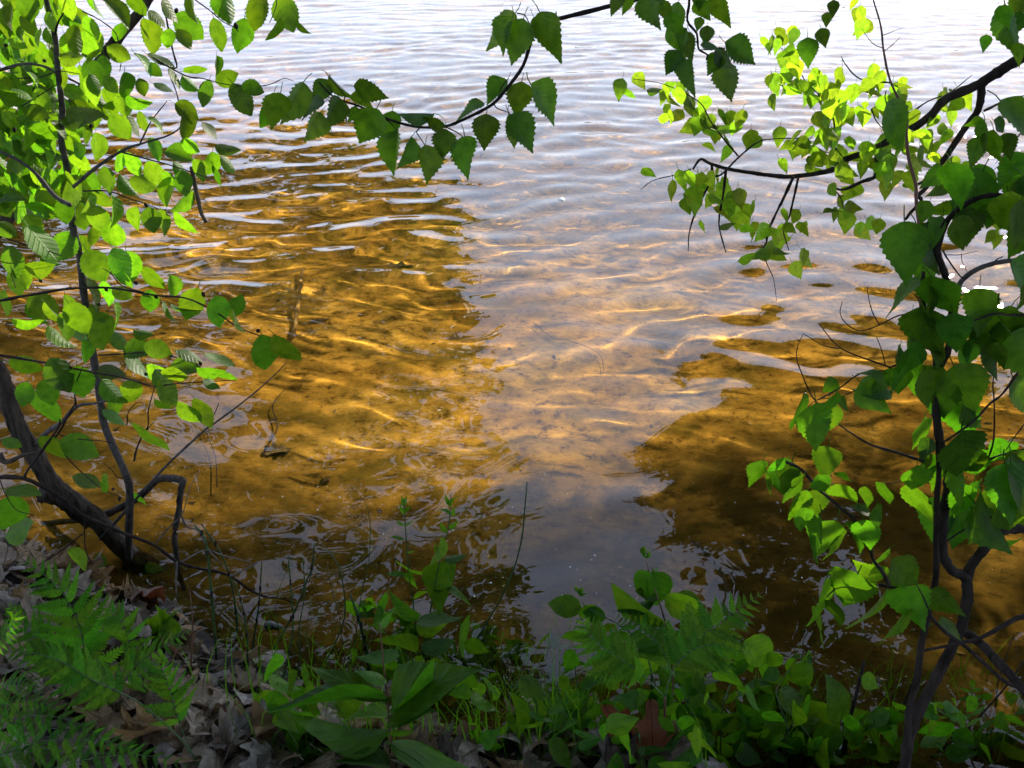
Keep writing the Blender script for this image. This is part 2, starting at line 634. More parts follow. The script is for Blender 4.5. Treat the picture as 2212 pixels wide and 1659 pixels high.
# low wooded hills far across the lake (they only colour the ripples)
M_HILL = plain_mat('far_woods', (.035, .055, .03), .9, .4, .05)
ha = np.linspace(-pi * .62, pi * .62, 160)
HX, HY, HZ = [], [], []
for q, (rr, hh) in enumerate([(820, -4), (835, 9), (900, 22), (1050, 30)]):
    hgt = hh * (1 + .25 * np.sin(ha * 9) + .18 * np.sin(ha * 23 + 1) + .1 * np.sin(ha * 71)) if q else np.full_like(ha, hh)
    HX.append(np.sin(ha) * rr)
    HY.append(np.cos(ha) * rr)
    HZ.append(hgt)
hills = link('hills', grid_mesh('hills', np.array(HX), np.array(HY), np.array(HZ), M_HILL))
tag(hills, 'low dark wooded hills across the lake', kind='structure')

# ------------------------------------------------------------------ leaf shapes
PROFILE = {
    'birch': [(0, .05), (.07, .24), (.18, .35), (.33, .375), (.52, .30), (.72, .17), (.88, .065), (1, 0)],
    'alder': [(0, .05), (.08, .20), (.25, .33), (.44, .375), (.64, .325), (.81, .21), (.92, .09), (1, 0)],
    'oval': [(0, .05), (.1, .22), (.3, .34), (.5, .35), (.7, .27), (.87, .13), (1, 0)],
    'lance': [(0, .025), (.12, .08), (.3, .135), (.5, .145), (.7, .10), (.88, .04), (1, 0)],
    'heart': [(0, .22), (.06, .33), (.2, .40), (.4, .37), (.62, .25), (.82, .10), (.92, .04), (1, 0)],
    'ovate': [(0, .06), (.1, .23), (.25, .31), (.45, .29), (.68, .18), (.86, .075), (1, 0)],
}


def leaf_mesh(name, kind, mat, tooth, fold, droop, curl, seed, rows=20, stalk=.22, twist=0.0):
    rg = random.Random(seed)
    pr = PROFILE[kind]
    tx, wx = zip(*pr)
    v, f = [], []
    ph1, ph2 = rg.uniform(0, 6), rg.uniform(0, 6)
    asym = rg.uniform(.9, 1.1)
    for i in range(rows + 1):
        t = i / rows
        w = float(np.interp(t, tx, wx))
        w = max(w, .004)
        tt = 1 + (tooth if i % 2 else -tooth * .6)
        yy = t + (tooth * .16 if i % 2 else 0)
        for c, (q, s) in enumerate([(-1, tt), (-.55, 1), (0, 1), (.55, 1), (1, tt)]):
            x = q * w * s * (asym if q > 0 else 1)
            ax = abs(q) * w
            z = fold * ax * 1.0 - droop * t * t - curl * ax * ax * 2.2
            z += .018 * sin(5.5 * t + ph1 + q * 1.4) * abs(q) + .012 * sin(11 * t + ph2) * abs(q)
            z += twist * q * w * t
            v.append((x, yy, z))
    for i in range(rows):
        for c in range(4):
            a = i * 5 + c
            f.append((a, a + 1, a + 6, a + 5))
    if stalk:                                   # the leaf stalk
        k = len(v)
        r = .011
        for (yy, zz, q) in ((-stalk, stalk * .35, .8), (-stalk * .5, stalk * .09, .8), (.02, 0, 1)):
            v += [(-r * q, yy, zz), (r * q, yy, zz), (0, yy, zz - r * 1.6)]
        for i in range(2):
            for c in range(3):
                a, a2 = k + i * 3 + c, k + i * 3 + (c + 1) % 3
                f.append((a, a2, a2 + 3, a + 3))
    return mesh(name, v, f, mat)


def leaf_set(name, kind, mat, tooth, n=6, seed=0, stalk=.22, droop=.16, curl=.25):
    rg = random.Random(seed)
    return [leaf_mesh(name, kind, mat, tooth * rg.uniform(.8, 1.2), rg.uniform(-.05, .62), rg.uniform(-.08, droop + .15), rg.uniform(-.2, curl + .25),
                      seed * 31 + k, stalk=stalk, twist=rg.uniform(-.25, .25)) for k in range(n)]


LS_SAP = leaf_set('leaf', 'alder', L_SAP, .07, 7, 1) + leaf_set('leaf', 'oval', L_SAP, .06, 4, 11)
LS_SPRAY = leaf_set('leaf', 'birch', L_SPRAY, .10, 6, 2, .25)
LS_BIRCH = leaf_set('leaf', 'birch', L_BIRCH, .08, 6, 3, .3)
LS_NEAR = leaf_set('leaf', 'birch', L_NEAR, .08, 7, 4, .25)
LS_LANCE = leaf_set('leaf', 'lance', L_HERB, .02, 5, 5, .02, .3)
LS_OVATE = leaf_set('leaf', 'ovate', L_HERB, .02, 5, 6, .06, .35)
LS_OVAL = leaf_set('leaf', 'oval', L_SHRUB, .015, 6, 7, .15, .3, .5)
LS_HEART = leaf_set('leaf', 'heart', L_SHRUB, .02, 6, 8, .25, .3)
LS_OVS = leaf_set('leaf', 'ovate', L_SHRUB, .035, 6, 9, .2, .35)
NOMW = {id(LS_OVS): .61, id(LS_SAP): .76, id(LS_SPRAY): .74, id(LS_BIRCH): .74, id(LS_NEAR): .74, id(LS_LANCE): .29, id(LS_OVATE): .61, id(LS_OVAL): .7, id(LS_HEART): .8}


def orient(B, T, view, roll):
    """matrix for a leaf lying from B to T whose face is turned `roll` away from the viewer"""
    y = (T - B)
    ln = y.length
    y.normalize()
    z = view - y * view.dot(y)
    z = z.normalized() if z.length > 1e-4 else y.orthogonal().normalized()
    x = y.cross(z)
    c, s = cos(roll), sin(roll)
    z2 = z * c + x * s
    x2 = y.cross(z2)
    M = Matrix((x2, y, z2)).transposed().to_4x4()
    return Matrix.Translation(B) @ M @ Matrix.Diagonal((ln, ln, ln, 1))


def put_leaf(parent, S, B, T, w=None, name='leaf', flip=None, tilt=.25):
    """a leaf from B to T; w = how wide it looks against its length"""
    B, T = Vector(B), Vector(T)
    ln = (T - B).length
    view = (Vector((0, 0, CAM_Z)) - (B + T) / 2).normalized()
    T = T + view * rnd.uniform(-tilt, tilt) * ln
    nw = NOMW[id(S)]
    if w is None:
        w = nw * (1 - .65 * rnd.random() ** 1.5)
    roll = math.acos(max(.12, min(1.0, w / nw)))
    roll *= rnd.choice((-1, 1))
    roll += rnd.uniform(-.12, .12)
    if flip if flip is not None else rnd.random() < .4:
        roll += pi
    return link(name, rnd.choice(S), parent, orient(B, T, view, roll))


class Plant:
    """a thing made of stems traced from the photograph and leaves hung on the nearest stem"""
    def __init__(s, name, label, cat, base, group=None):
        s.o = thing(name, base, label, cat, group)
        s.st = []

    def stem(s, name, crop, pts, Y0, Y1, d0, d1, mat, ends=None, **kw):
        """d0, d1: thickness in the crop's pixels"""
        P = []
        n_ = len(pts) - 1
        for i, q in enumerate(pts):
            Y = Y0 + (Y1 - Y0) * i / n_
            P.append(WY(*crop(q[0], q[1]), Y + (q[2] if len(q) > 2 else 0)))
        k = crop.k * 2212 / 2272 / FPX / 2
        dp = lambda p: p.y * CP - (p.z - CAM_Z) * SP
        ob = tube(name, P, d0 * k * dp(P[0]), d1 * k * dp(P[-1]), mat, s.o, **kw)
        s.st.append((ob, [(pix(p), p.y) for p in catmull(P, 4)]))
        return ob

    def near(s, x, y):
        best = None
        for ob, pts in s.st:
            for (px, py), Y in pts:
                d = (px - x) ** 2 + (py - y) ** 2
                if best is None or d < best[0]:
                    best = (d, ob, Y)
        return best

    def leaf(s, S, crop, bx, by, tx, ty, w=None, dY=0.0, jit=.06, flip=None):
        b, t = crop(bx, by), crop(tx, ty)
        if abs((b[0] + t[0]) / 2 - 2118) < 75 and abs((b[1] + t[1]) / 2 - 590) < 62:
            return None                         # the gap through which the sun glitters on the water
        _, ob, Y = s.near(*b)
        Y += dY + rnd.uniform(-jit, jit)
        B = WY(*b, Y)
        return put_leaf(ob, S, B, B + (WY(*t, Y) - B) * (rnd.uniform(.88, 1.12) if S is LS_SAP else 1.07 if S is LS_NEAR else 1.0), w, flip=flip)

    def cleaf(s, S, crop, x, y, ln, ang, w=None, **kw):
        a = radians(ang)
        dx, dy = cos(a) * ln / 2, sin(a) * ln / 2
        return s.leaf(S, crop, x - dx, y - dy, x + dx, y + dy, w, **kw)

# ------------------------------------------------------------------ left: sapling, leaning tree, dead wood
sap = Plant('alder_sapling', 'slim grey sapling with round toothed leaves rising at the left', 'tree', pix_ground(*cC(900, 1090)))
YS = sap.o.location.y
stem_pts = [cC(900, 1095), cC(905, 700), cC(910, 450), cC(880, 320), cC(740, 0), cB(700, 1200), cB(640, 820), cB(585, 450), cB(560, 220), cB(510, 0),
            cA(500, 1420), cA(470, 1180), cA(430, 980), cA(435, 760), cA(405, 480), cA(385, 250), cA(325, 0), cA(290, -200)]


class Disp:
    k = 1.0

    def __call__(s, x, y):
        return x, y


DP = Disp()
DP.k = 2272 / 2212
sap.stem('trunk', DP, stem_pts, YS + .02, 1.52, 16, 10, M_SAPLING, sides=12, n=6, rough=.07, knots=.1)
TW = dict(rough=.15, knots=.25, n=4, sides=6)
for crop, pts, Y0, Y1, d0, d1, mt in [
    (cA, [(515, 1310), (680, 1170), (850, 1060), (980, 1010), (1200, 940), (1340, 820)], 1.6, 1.5, 26, 8, M_SAPLING),
    (cA, [(985, 1000), (1060, 850), (1170, 710)], 1.55, 1.5, 13, 6, M_SAPLING),
    (cA, [(850, 1065), (1050, 1120), (1200, 1160), (1500, 1260)], 1.56, 1.45, 13, 6, M_TWIG),
    (cA, [(495, 1440), (380, 1370), (200, 1170), (-60, 1030)], 1.6, 1.65, 32, 20, M_SAPLING),
    (cA, [(385, 240), (410, 150), (450, 80), (480, -60)], 1.53, 1.5, 16, 7, M_TWIG),
    (cB, [(-60, 540), (200, 490), (440, 450), (560, 440), (800, 440), (1080, 490), (1300, 510), (1500, 600), (1680, 720), (1900, 800)], 1.7, 1.3, 22, 6, M_TWIG),
    (cB, [(-60, 900), (300, 960), (650, 1030), (880, 1070), (1080, 1130), (1230, 1110), (1650, 1085)], 1.7, 1.4, 18, 6, M_TWIG),
    (cB, [(690, 910), (880, 900), (1060, 890), (1280, 940), (1410, 990)], 1.65, 1.45, 12, 5, M_TWIG),
    (cB, [(1080, 490), (970, 460), (850, 420), (780, 340), (720, 300)], 1.5, 1.45, 10, 5, M_TWIG),
    (cB, [(940, 1650), (960, 1560), (1000, 1470), (1040, 1400), (1040, 1300), (1085, 1130)], 1.72, 1.6, 15, 6, M_TWIG),
    (cB, [(1000, 1470), (1080, 1375)], 1.7, 1.68, 8, 4, M_TWIG),
    (cA, [(1165, 120), (1210, 350), (1240, 470), (1180, 490), (1235, 640), (1262, 760)], 1.5, 1.5, 14, 7, M_TWIG),
    (cA, [(1060, 400), (1300, 530), (1420, 550), (1530, 580), (1640, 600)], 1.5, 1.42, 12, 6, M_TWIG),
    (cA, [(1640, 600), (1800, 605), (1900, 590), (1990, 550), (2062, 570)], 1.4, 1.36, 9, 4, M_TWIG),
    (cA, [(580, 1340), (760, 1340), (900, 1390), (1020, 1430), (1200, 1500)], 1.6, 1.5, 12, 6, M_TWIG),
    (cA, [(-60, 510), (150, 450), (290, 460), (400, 510), (560, 590)], 1.75, 1.7, 20, 16, M_SAPLING),
    (cA, [(130, 550), (280, 540), (420, 500), (560, 520)], 1.65, 1.6, 9, 5, M_TWIG),
    (cA, [(160, 740), (290, 660), (400, 590)], 1.65, 1.6, 9, 5, M_TWIG),
    (cA, [(580, 80), (700, 140), (810, 230), (830, 330), (850, 420), (840, 500)], 1.5, 1.5, 9, 5, M_TWIG),
    (cA, [(1370, 0), (1480, 80), (1560, 150), (1640, 190), (1670, 220)], 1.4, 1.35, 10, 5, M_TWIG),
    (cA, [(1900, -60), (1940, 10), (1920, 90), (1890, 160)], 1.35, 1.3, 9, 5, M_TWIG),
    (cB, [(40, 90), (220, 150), (330, 175), (440, 220)], 1.6, 1.55, 9, 5, M_TWIG),
    (cB, [(-20, 270), (70, 340), (110, 440)], 1.6, 1.55, 9, 5, M_TWIG),
    (cC, [(1, 360), (20, 420), (70, 520), (130, 580), (240, 610)], 1.75, 1.7, 9, 5, M_TWIG),
    (cB, [(420, 1470), (560, 1500), (700, 1510), (790, 1530), (855, 1590)], 1.7, 1.62, 10, 4, M_TWIG),
    (cB, [(890, 1400), (900, 1310), (950, 1250), (1000, 1240)], 1.6, 1.55, 8, 4, M_TWIG),
    (cC, [(905, 330), (830, 350), (790, 300), (735, 250)], 1.7, 1.66, 8, 4, M_TWIG),
    (cC, [(440, 170), (520, 260), (620, 350), (720, 430), (860, 490)], 1.7, 1.66, 9, 4, M_TWIG),
]:
    sap.stem('branch' if d0 > 18 else 'twig', crop, pts, Y0, Y1, d0, d1, mt, **TW)

for x, y, ln, a in [
    (110, 390, 160, 40), (250, 420, 120, 20), (110, 500, 90, 30), (60, 580, 160, 60), (240, 560, 150, 45), (80, 680, 200, 20), (270, 270, 150, 100), (520, 270, 190, 90),
    (500, 410, 180, 10), (640, 200, 200, 60), (60, 130, 190, 100), (150, 240, 130, 100), (480, 50, 220, 90), (200, 40, 210, 80), (830, 90, 280, 40), (650, 400, 150, 130),
    (660, 510, 210, 60), (1050, 240, 240, 70), (1110, 140, 190, 45), (1190, 80, 210, 60), (1330, 190, 280, 40), (1520, 250, 250, 80), (1690, 270, 290, 100), (1570, 50, 260, 80),
    (1830, 90, 280, 90), (2010, 90, 260, 70), (1930, 230, 210, 110), (2120, 200, 160, 60), (1290, 270, 160, 55), (1190, 270, 140, 90), (830, 370, 180, 30), (1010, 440, 190, 45),
    (1080, 490, 140, 40), (1120, 420, 190, 25), (1370, 500, 170, 0), (1530, 460, 140, 80), (1600, 540, 190, -20), (890, 600, 190, 80), (870, 740, 210, 85), (950, 710, 170, 20),
    (1150, 610, 160, 20), (1220, 560, 180, 70), (1330, 590, 160, 50), (1450, 660, 200, 100), (1690, 690, 240, 60), (1900, 770, 240, 100), (1770, 620, 160, 20), (650, 640, 230, 80),
    (670, 590, 160, 60), (560, 810, 300, 0), (800, 760, 170, 20), (260, 790, 210, 20), (210, 840, 190, 10), (280, 930, 240, 25), (60, 990, 160, 60), (190, 990, 190, 80),
    (690, 1030, 200, 80), (560, 1140, 170, 20), (840, 890, 210, 50), (930, 870, 180, 60), (1000, 850, 150, 70), (1100, 870, 170, 30), (1320, 780, 210, 30), (1320, 900, 240, 80),
    (1470, 920, 160, 50), (1250, 1080, 190, 10), (1090, 1040, 170, 60), (930, 1150, 190, 60), (840, 1130, 160, 100), (1340, 1030, 170, 30), (1590, 1050, 170, 20), (1600, 1140, 140, 40),
    (1490, 1160, 190, 90), (1270, 1190, 150, 45), (1180, 1250, 130, 50), (1010, 1280, 210, 10), (1090, 1220, 210, 60), (1160, 1340, 210, 110), (1290, 1290, 190, 80), (1300, 1410, 180, 120),
    (890, 1300, 190, 60), (950, 1540, 180, 100), (1065, 1550, 200, 80), (1160, 1560, 210, 70), (1280, 1560, 210, 55), (800, 1490, 250, 80), (700, 1540, 230, 60), (620, 1420, 190, 100),
    (700, 1400, 190, 30), (340, 1110, 170, 60), (330, 1410, 210, 60), (580, 1520, 210, 80), (450, 1480, 170, 80), (280, 1480, 210, 15), (230, 1590, 190, 60), (60, 1620, 190, 40),
    (460, 560, 170, 80), (1400, 1190, 170, 60), (1520, 1230, 160, 70), (400, 1000, 190, 70), (120, 1180, 180, 80), (20, 860, 170, 50), (420, 900, 160, 40), (1000, 620, 150, 70),
    (780, 600, 160, 50), (300, 700, 180, 60), (120, 300, 150, 30), (360, 160, 160, 80), (960, 30, 200, 70), (1340, 60, 190, 90), (760, 1250, 180, 70), (500, 1270, 170, 60),
]:
    sap.cleaf(LS_SAP, cA, x, y, ln, a)
for x, y, ln, a, w in [
    (660, 90, 160, 80, .7), (800, 80, 230, 80, .8), (290, 120, 310, 50, .5), (460, 130, 190, 120, .8), (590, 130, 140, 60, .7), (280, 300, 210, 0, .6), (160, 360, 210, 60, .7),
    (360, 270, 170, 30, .5), (680, 300, 290, 60, .8), (850, 270, 250, 60, .7), (920, 280, 210, 70, .5), (850, 340, 210, 40, .4), (860, 480, 160, 20, .7), (650, 470, 270, 55, .3),
    (1080, 380, 240, 45, .5), (1220, 440, 190, 70, .6), (1050, 540, 180, 90, .8), (1350, 540, 210, 110, .9), (1530, 610, 230, 80, .7), (1660, 580, 150, -60, .7), (1660, 680, 190, 75, .25),
    (1310, 600, 250, 25, .15), (1180, 610, 190, 60, .25), (1860, 920, 310, 80, .75), (2010, 890, 300, 55, .5), (310, 580, 270, 30, .8), (470, 590, 210, 80, .5), (540, 650, 250, 60, .7),
    (700, 740, 260, 80, .6), (830, 640, 210, 75, .3), (680, 630, 170, 60, .5), (190, 680, 220, 10, .4), (420, 800, 250, 50, .35), (560, 760, 210, 40, .5), (840, 800, 180, 30, .6),
    (1010, 760, 160, 20, .5), (960, 870, 190, -10, .6), (1100, 870, 190, 20, .8), (600, 880, 160, 70, .5), (180, 1000, 260, 20, .6), (420, 1050, 270, 60, .8), (560, 1090, 210, 80, .8),
    (780, 1030, 210, 20, .6), (960, 970, 270, 50, .4), (1110, 1030, 190, 30, .5), (1230, 1050, 210, 10, .4), (1280, 1000, 210, -10, .5), (1330, 910, 210, 20, .5), (1480, 1030, 210, 20, .5),
    (1520, 960, 210, 35, .3), (1600, 1060, 170, 10, .3), (1490, 1120, 150, 30, .5), (920, 1180, 200, 100, .8), (1140, 1100, 210, 60, .6), (1180, 1180, 230, 60, .6), (1150, 1270, 170, 40, .4),
    (790, 1170, 230, 50, .6), (790, 1270, 170, 60, .6), (300, 1270, 290, 50, .45), (340, 1180, 210, 70, .7), (180, 1190, 180, 100, .7), (800, 1340, 190, 30, .4), (1060, 1480, 340, 35, .15),
    (1340, 1330, 260, 45, .5), (1430, 1330, 270, 60, .5), (560, 1560, 290, 20, .8), (370, 1580, 270, 50, .5), (90, 1530, 160, 20, .6), (750, 480, 180, 80, .5), (90, 250, 220, 70, .6),
]:
    sap.cleaf(LS_SAP, cB, x, y, ln, a, w)
for x, y, ln, a, w in [(160, 450, 240, 10, .45), (60, 600, 270, 110, .7), (150, 710, 240, -25, .6), (610, 370, 210, 15, .5), (550, 920, 200, 40, .5), (710, 950, 160, 60, .6), (800, 1020, 130, 60, .4),
                       (760, 390, 150, 60, .4), (980, 500, 160, 40, .3), (1080, 1010, 140, 40, .5)]:
    sap.cleaf(LS_SAP, cC, x, y, ln, a, w)
# the dense sunlit mass behind, upper left
for i in range(215):
    x, y = rnd.uniform(-60, 900) * rnd.uniform(.35, 1), rnd.uniform(-60, 1500)
    if x > 650 and y > 900:
        continue
    sap.cleaf(LS_SAP, cA, x, y, rnd.uniform(150, 230), rnd.gauss(65, 35), dY=rnd.uniform(.05, .35))
# small dark catkin cones on the twigs
cone_v, cone_f = [], []
for i in range(5):
    rr = (.003, .006, .0065, .005, .001)[i]
    for k in range(6):
        cone_v.append((rr * cos(k * pi / 3 + i * .5), rr * sin(k * pi / 3 + i * .5), .0045 * i))
for i in range(4):
    for k in range(6):
        cone_f.append((i * 6 + k, i * 6 + (k + 1) % 6, i * 6 + 6 + (k + 1) % 6, i * 6 + 6 + k))
cone = mesh('cone', cone_v, cone_f, M_TWIG)
for crop, x, y in [(cA, 680, 620), (cA, 770, 1330), (cA, 640, 870), (cA, 1240, 60), (cA, 1030, 1450), (cA, 50, 320), (cA, 320, 430), (cB, 290, 400), (cB, 1430, 500), (cB, 1490, 570), (cB, 1815, 740),
                   (cB, 1100, 510), (cB, 960, 410), (cB, 1030, 1050), (cB, 1410, 980), (cB, 440, 670), (cC, 800, 430), (cC, 840, 480), (cB, 700, 560), (cB, 750, 460), (cA, 100, 890), (cA, 1660, 200)]:
    _, ob, Y = sap.near(*crop(x, y))
    link('cone', cone, ob, Matrix.Translation(WY(*crop(x, y), Y)) @ Matrix.Rotation(rnd.uniform(0, 3), 4, 'X') @ Matrix.Diagonal((.5, .5, .55, 1)))

lean = Plant('leaning_tree', 'dark rough trunk leaning left over the shore with a broken stub', 'tree', pix_ground(*cC(1280, 1230)))
YL = lean.o.location.y
lean.stem('trunk', DP, [cC(1420, 1330), cC(1150, 1100), cC(960, 940), cC(700, 660), cC(470, 480), cC(360, 380), cC(240, 180), cC(130, 0), cB(60, 1250), cB(0, 1050), (-70, 690), (-50, 560),
                        cA(70, 1480), cA(150, 1290), cA(300, 1000), cA(400, 860), cA(540, 700), cA(640, 540), cA(740, 380), cA(880, 200), cA(1000, 60), cA(1100, -120)],
          YL + .12, 2.1, 42, 18, M_DARKBARK, sides=18, n=6, rough=.10, ridge=.13)
lean.stem('stub', cC, [(640, 640), (480, 520), (370, 470), (285, 470)], YL + .2, YL + .12, 150, 105, M_DARKBARK, sides=16, rough=.14, ridge=.14)
lean.stem('root_flare', cC, [(1500, 1400), (1300, 1240), (1120, 1120), (900, 950)], YL + .05, YL + .14, 60, 90, M_ROTTEN, sides=14, rough=.14, ridge=.14)
lean.stem('branch', cB, [(250, 1540), (330, 1450), (420, 1390), (540, 1270), (660, 1250), (830, 1210)], YL + .1, 1.6, 40, 12, M_SAPLING, **TW)
lean.stem('twig', cB, [(535, 1265), (525, 1200), (530, 1120), (580, 990)], 1.7, 1.6, 14, 7, M_TWIG, **TW)
lean.stem('twig', cB, [(300, 1560), (400, 1470), (480, 1330), (530, 1240)], 1.75, 1.7, 18, 10, M_TWIG, **TW)
lean.stem('twig', cC, [(-60, 340), (160, 350), (190, 300), (400, 10), (420, -60)], 1.7, 1.68, 24, 12, M_TWIG, **TW)
lean.stem('twig', cC, [(0, 180), (40, 240), (160, 190), (260, 170)], 1.8, 1.75, 40, 20, M_DARKBARK, **TW)
for x, y, ln, a in [(250, 640, 230, 60), (40, 560, 200, 90), (120, 400, 180, 70), (380, 620, 210, 50), (470, 700, 180, 80)]:
    lean.cleaf(LS_SAP, cB, x, y, ln, a)
# dead hanging piece
hang = Plant('broken_twig', 'short dark broken twig dangling below the sapling leaves', 'twig', WY(*cA(1360, 1250), 1.5))
hang.stem('stem', cA, [(1345, 1170), (1365, 1290), (1390, 1400), (1410, 1490), (1445, 1560)], 1.5, 1.5, 34, 24, M_DARKBARK, rough=.2, sides=8)

crook = Plant('crooked_branch', 'dead grey branch bent like a crook, standing in the shallows', 'branch', pix_ground(*cC(1300, 1220)))
YC = crook.o.location.y
crook.stem('stem', cC, [(-80, 880), (80, 830), (300, 750), (480, 680), (700, 620), (880, 540), (1010, 450), (1100, 365), (1180, 350), (1280, 365), (1270, 410), (1255, 560), (1225, 740), (1240, 900), (1265, 1080), (1310, 1220)],
           YC + .33, YC, 58, 32, M_ROTTEN, sides=12, rough=.14, n=6, ridge=.1)
crook.stem('side_twig', cC, [(1275, 620), (1310, 690), (1390, 720), (1460, 850), (1560, 960), (1640, 1050)], YC, YC - .05, 14, 6, M_DEADTWIG, **TW)
crook.stem('side_twig', cC, [(1090, 810), (1190, 690), (1280, 600), (1330, 420), (1400, 300)], YC - .03, YC + .03, 11, 4, M_DEADTWIG, **TW)

bare = Plant('bare_shoot', 'long bare twig arching low across the left shore', 'twig', pix_ground(*cC(2035, 1280)))
YB = bare.o.location.y
bare.stem('stem', cC, [(-80, 350), (160, 350), (400, 470), (580, 610), (760, 690), (900, 750), (1080, 820), (1240, 935), (1400, 985), (1600, 1030), (1780, 1150), (1990, 1225), (2060, 1300), (2140, 1360)],
          1.7, YB, 30, 14, M_TWIG, rough=.12, knots=.2, n=4)
bare.stem('twig', cC, [(1620, 1035), (1740, 980), (1815, 935), (1845, 945)], 1.72, 1.7, 14, 7, M_DEADTWIG, **TW)
bare.stem('twig', cC, [(1270, 940), (1440, 855), (1560, 890), (1760, 940)], 1.72, 1.7, 11, 6, M_DEADTWIG, **TW)
bare.stem('twig', cC, [(1990, 1225), (2130, 1130), (2170, 1060), (2212, 900)], YB, YB, 13, 7, M_DEADTWIG, **TW)
bare.stem('twig', cC, [(590, 640), (600, 850), (650, 960)], 1.7, 1.7, 10, 6, M_TWIG, **TW)
bare.stem('twig', cC, [(580, 740), (400, 880), (270, 960)], 1.7, 1.7, 12, 7, M_TWIG, **TW)
bare.stem('twig', cC, [(1240, 940), (1235, 1080), (1240, 1200)], 1.72, 1.72, 12, 8, M_DEADTWIG, **TW)

shoot = Plant('bare_shoot', 'thin pale shoot slanting up right from the sapling foot', 'twig', pix_ground(*cC(840, 640)))
shoot.stem('stem', cC, [(700, 780), (960, 490), (1040, 400), (1190, 240), (1440, 10), (1470, -10), (1700, -180), (1890, -340), (2010, -460)], YS, 1.75, 20, 6, M_SAPLING, **TW)
shoot.stem('twig', cB, [(1455, 1415), (1500, 1330), (1535, 1245)], 1.78, 1.77, 10, 5, M_TWIG, **TW)

# ------------------------------------------------------------------ top centre: hanging spray
spray = Plant('hanging_branch', 'thin dark branch with toothed leaves curving down across the top centre', 'branch', WY(*cE(2212, 40), 1.3))
YP = 1.28
spray.stem('stem', cE, [(2700, -200), (2420, -20), (2212, 40), (1930, 110), (1760, 150), (1740, 230), (1690, 400), (1590, 540), (1500, 640), (1330, 730), (1210, 775), (1050, 780), (900, 745), (810, 710), (690, 655), (590, 620),
                        (520, 590), (435, 505)], YP, YP, 30, 10, M_TWIG, rough=.12, knots=.15, n=4)
for pts in [[(1650, 80), (1700, 95), (1730, 150), (1755, 160)], [(1680, 120), (1720, 150), (1750, 155)], [(1510, 640), (1530, 665), (1600, 690)], [(1060, 780), (1035, 810), (1060, 850), (1085, 890)], [(820, 715), (880, 760), (910, 800)],
            [(590, 620), (590, 580), (540, 520), (475, 445)], [(1545, 560), (1560, 530), (1600, 480)], [(1215, 780), (1280, 810), (1320, 840)], [(1890, 70), (1895, 100)]]:
    spray.stem('twig', cE, pts, YP, YP, 9, 5, M_TWIG, rough=.1, n=3, sides=5)
for bx, by, tx, ty, w in [
    (1640, 80, 1445, 305, .55), (1625, 100, 1575, 350, .4), (1690, 115, 1625, 405, .65), (1755, 105, 1860, 270, .6), (1790, 75, 1905, 395, .58), (1590, 490, 1470, 650, .6), (1680, 500, 1645, 725, .7),
    (1735, 515, 1910, 768, .45), (1450, 635, 1265, 730, .4), (1465, 700, 1450, 932, .75), (1600, 700, 1655, 915, .4), (1610, 705, 1762, 932, .6), (1210, 765, 1060, 722, .5), (1140, 698, 905, 683, .1),
    (1210, 790, 1195, 985, .95), (1330, 838, 1345, 1105, .5), (1090, 890, 1092, 1132, .66), (1005, 840, 905, 1035, .5), (915, 800, 905, 1085, .55), (885, 680, 860, 885, .6), (790, 665, 680, 900, .78),
    (560, 600, 490, 792, .65), (470, 625, 312, 725, .45), (445, 690, 340, 872, .6), (490, 490, 395, 640, .85), (500, 460, 645, 625, .35), (650, 530, 860, 612, .55), (620, 600, 790, 670, .5), (660, 650, 620, 760, .6),
    (340, 505, 190, 760, .6), (200, 570, 140, 790, .7)]:
    spray.leaf(LS_SPRAY, cE, bx, by, tx, ty, w, jit=.03)

spray2 = Plant('hanging_branch', 'dense cluster of dark toothed leaves hanging at the top, right of centre', 'branch', WY(*cF(430, -80), 1.15))
YP = 1.12
spray2.stem('stem', cF, [(300, -240), (400, -100), (430, 0), (420, 110), (470, 180), (480, 260), (525, 290), (520, 320)], YP, YP, 17, 8, M_TWIG, rough=.12, knots=.2, n=4)
spray2.stem('twig', cF, [(480, 265), (560, 265), (620, 255)], YP, YP, 6, 4, M_TWIG, rough=.1, n=3, sides=5)
for bx, by, tx, ty, w in [
    (110, -30, 75, 85, .6), (40, -50, 10, 90, .6), (200, -30, 265, 162, .6), (280, 0, 325, 130, .55), (375, 10, 355, 190, .5), (460, 10, 545, 110, .65), (545, -20, 642, 158, .6), (490, 90, 470, 170, .8), (420, 150, 375, 275, .55),
    (430, 170, 450, 335, .6), (525, 135, 515, 245, .75), (310, 150, 395, 275, .4), (380, 270, 302, 405, .75), (395, 280, 378, 445, .5), (440, 305, 470, 522, .45), (490, 240, 612, 275, .35), (620, 225, 777, 347, .65), (590, 285, 525, 405, .75),
    (625, 335, 642, 545, .62), (560, 280, 680, 360, .6), (330, 60, 400, 200, .6), (470, -60, 480, 60, .7), (240, -80, 300, 30, .7)]:
    spray2.leaf(LS_SPRAY, cF, bx, by, tx, ty, w, jit=.04)

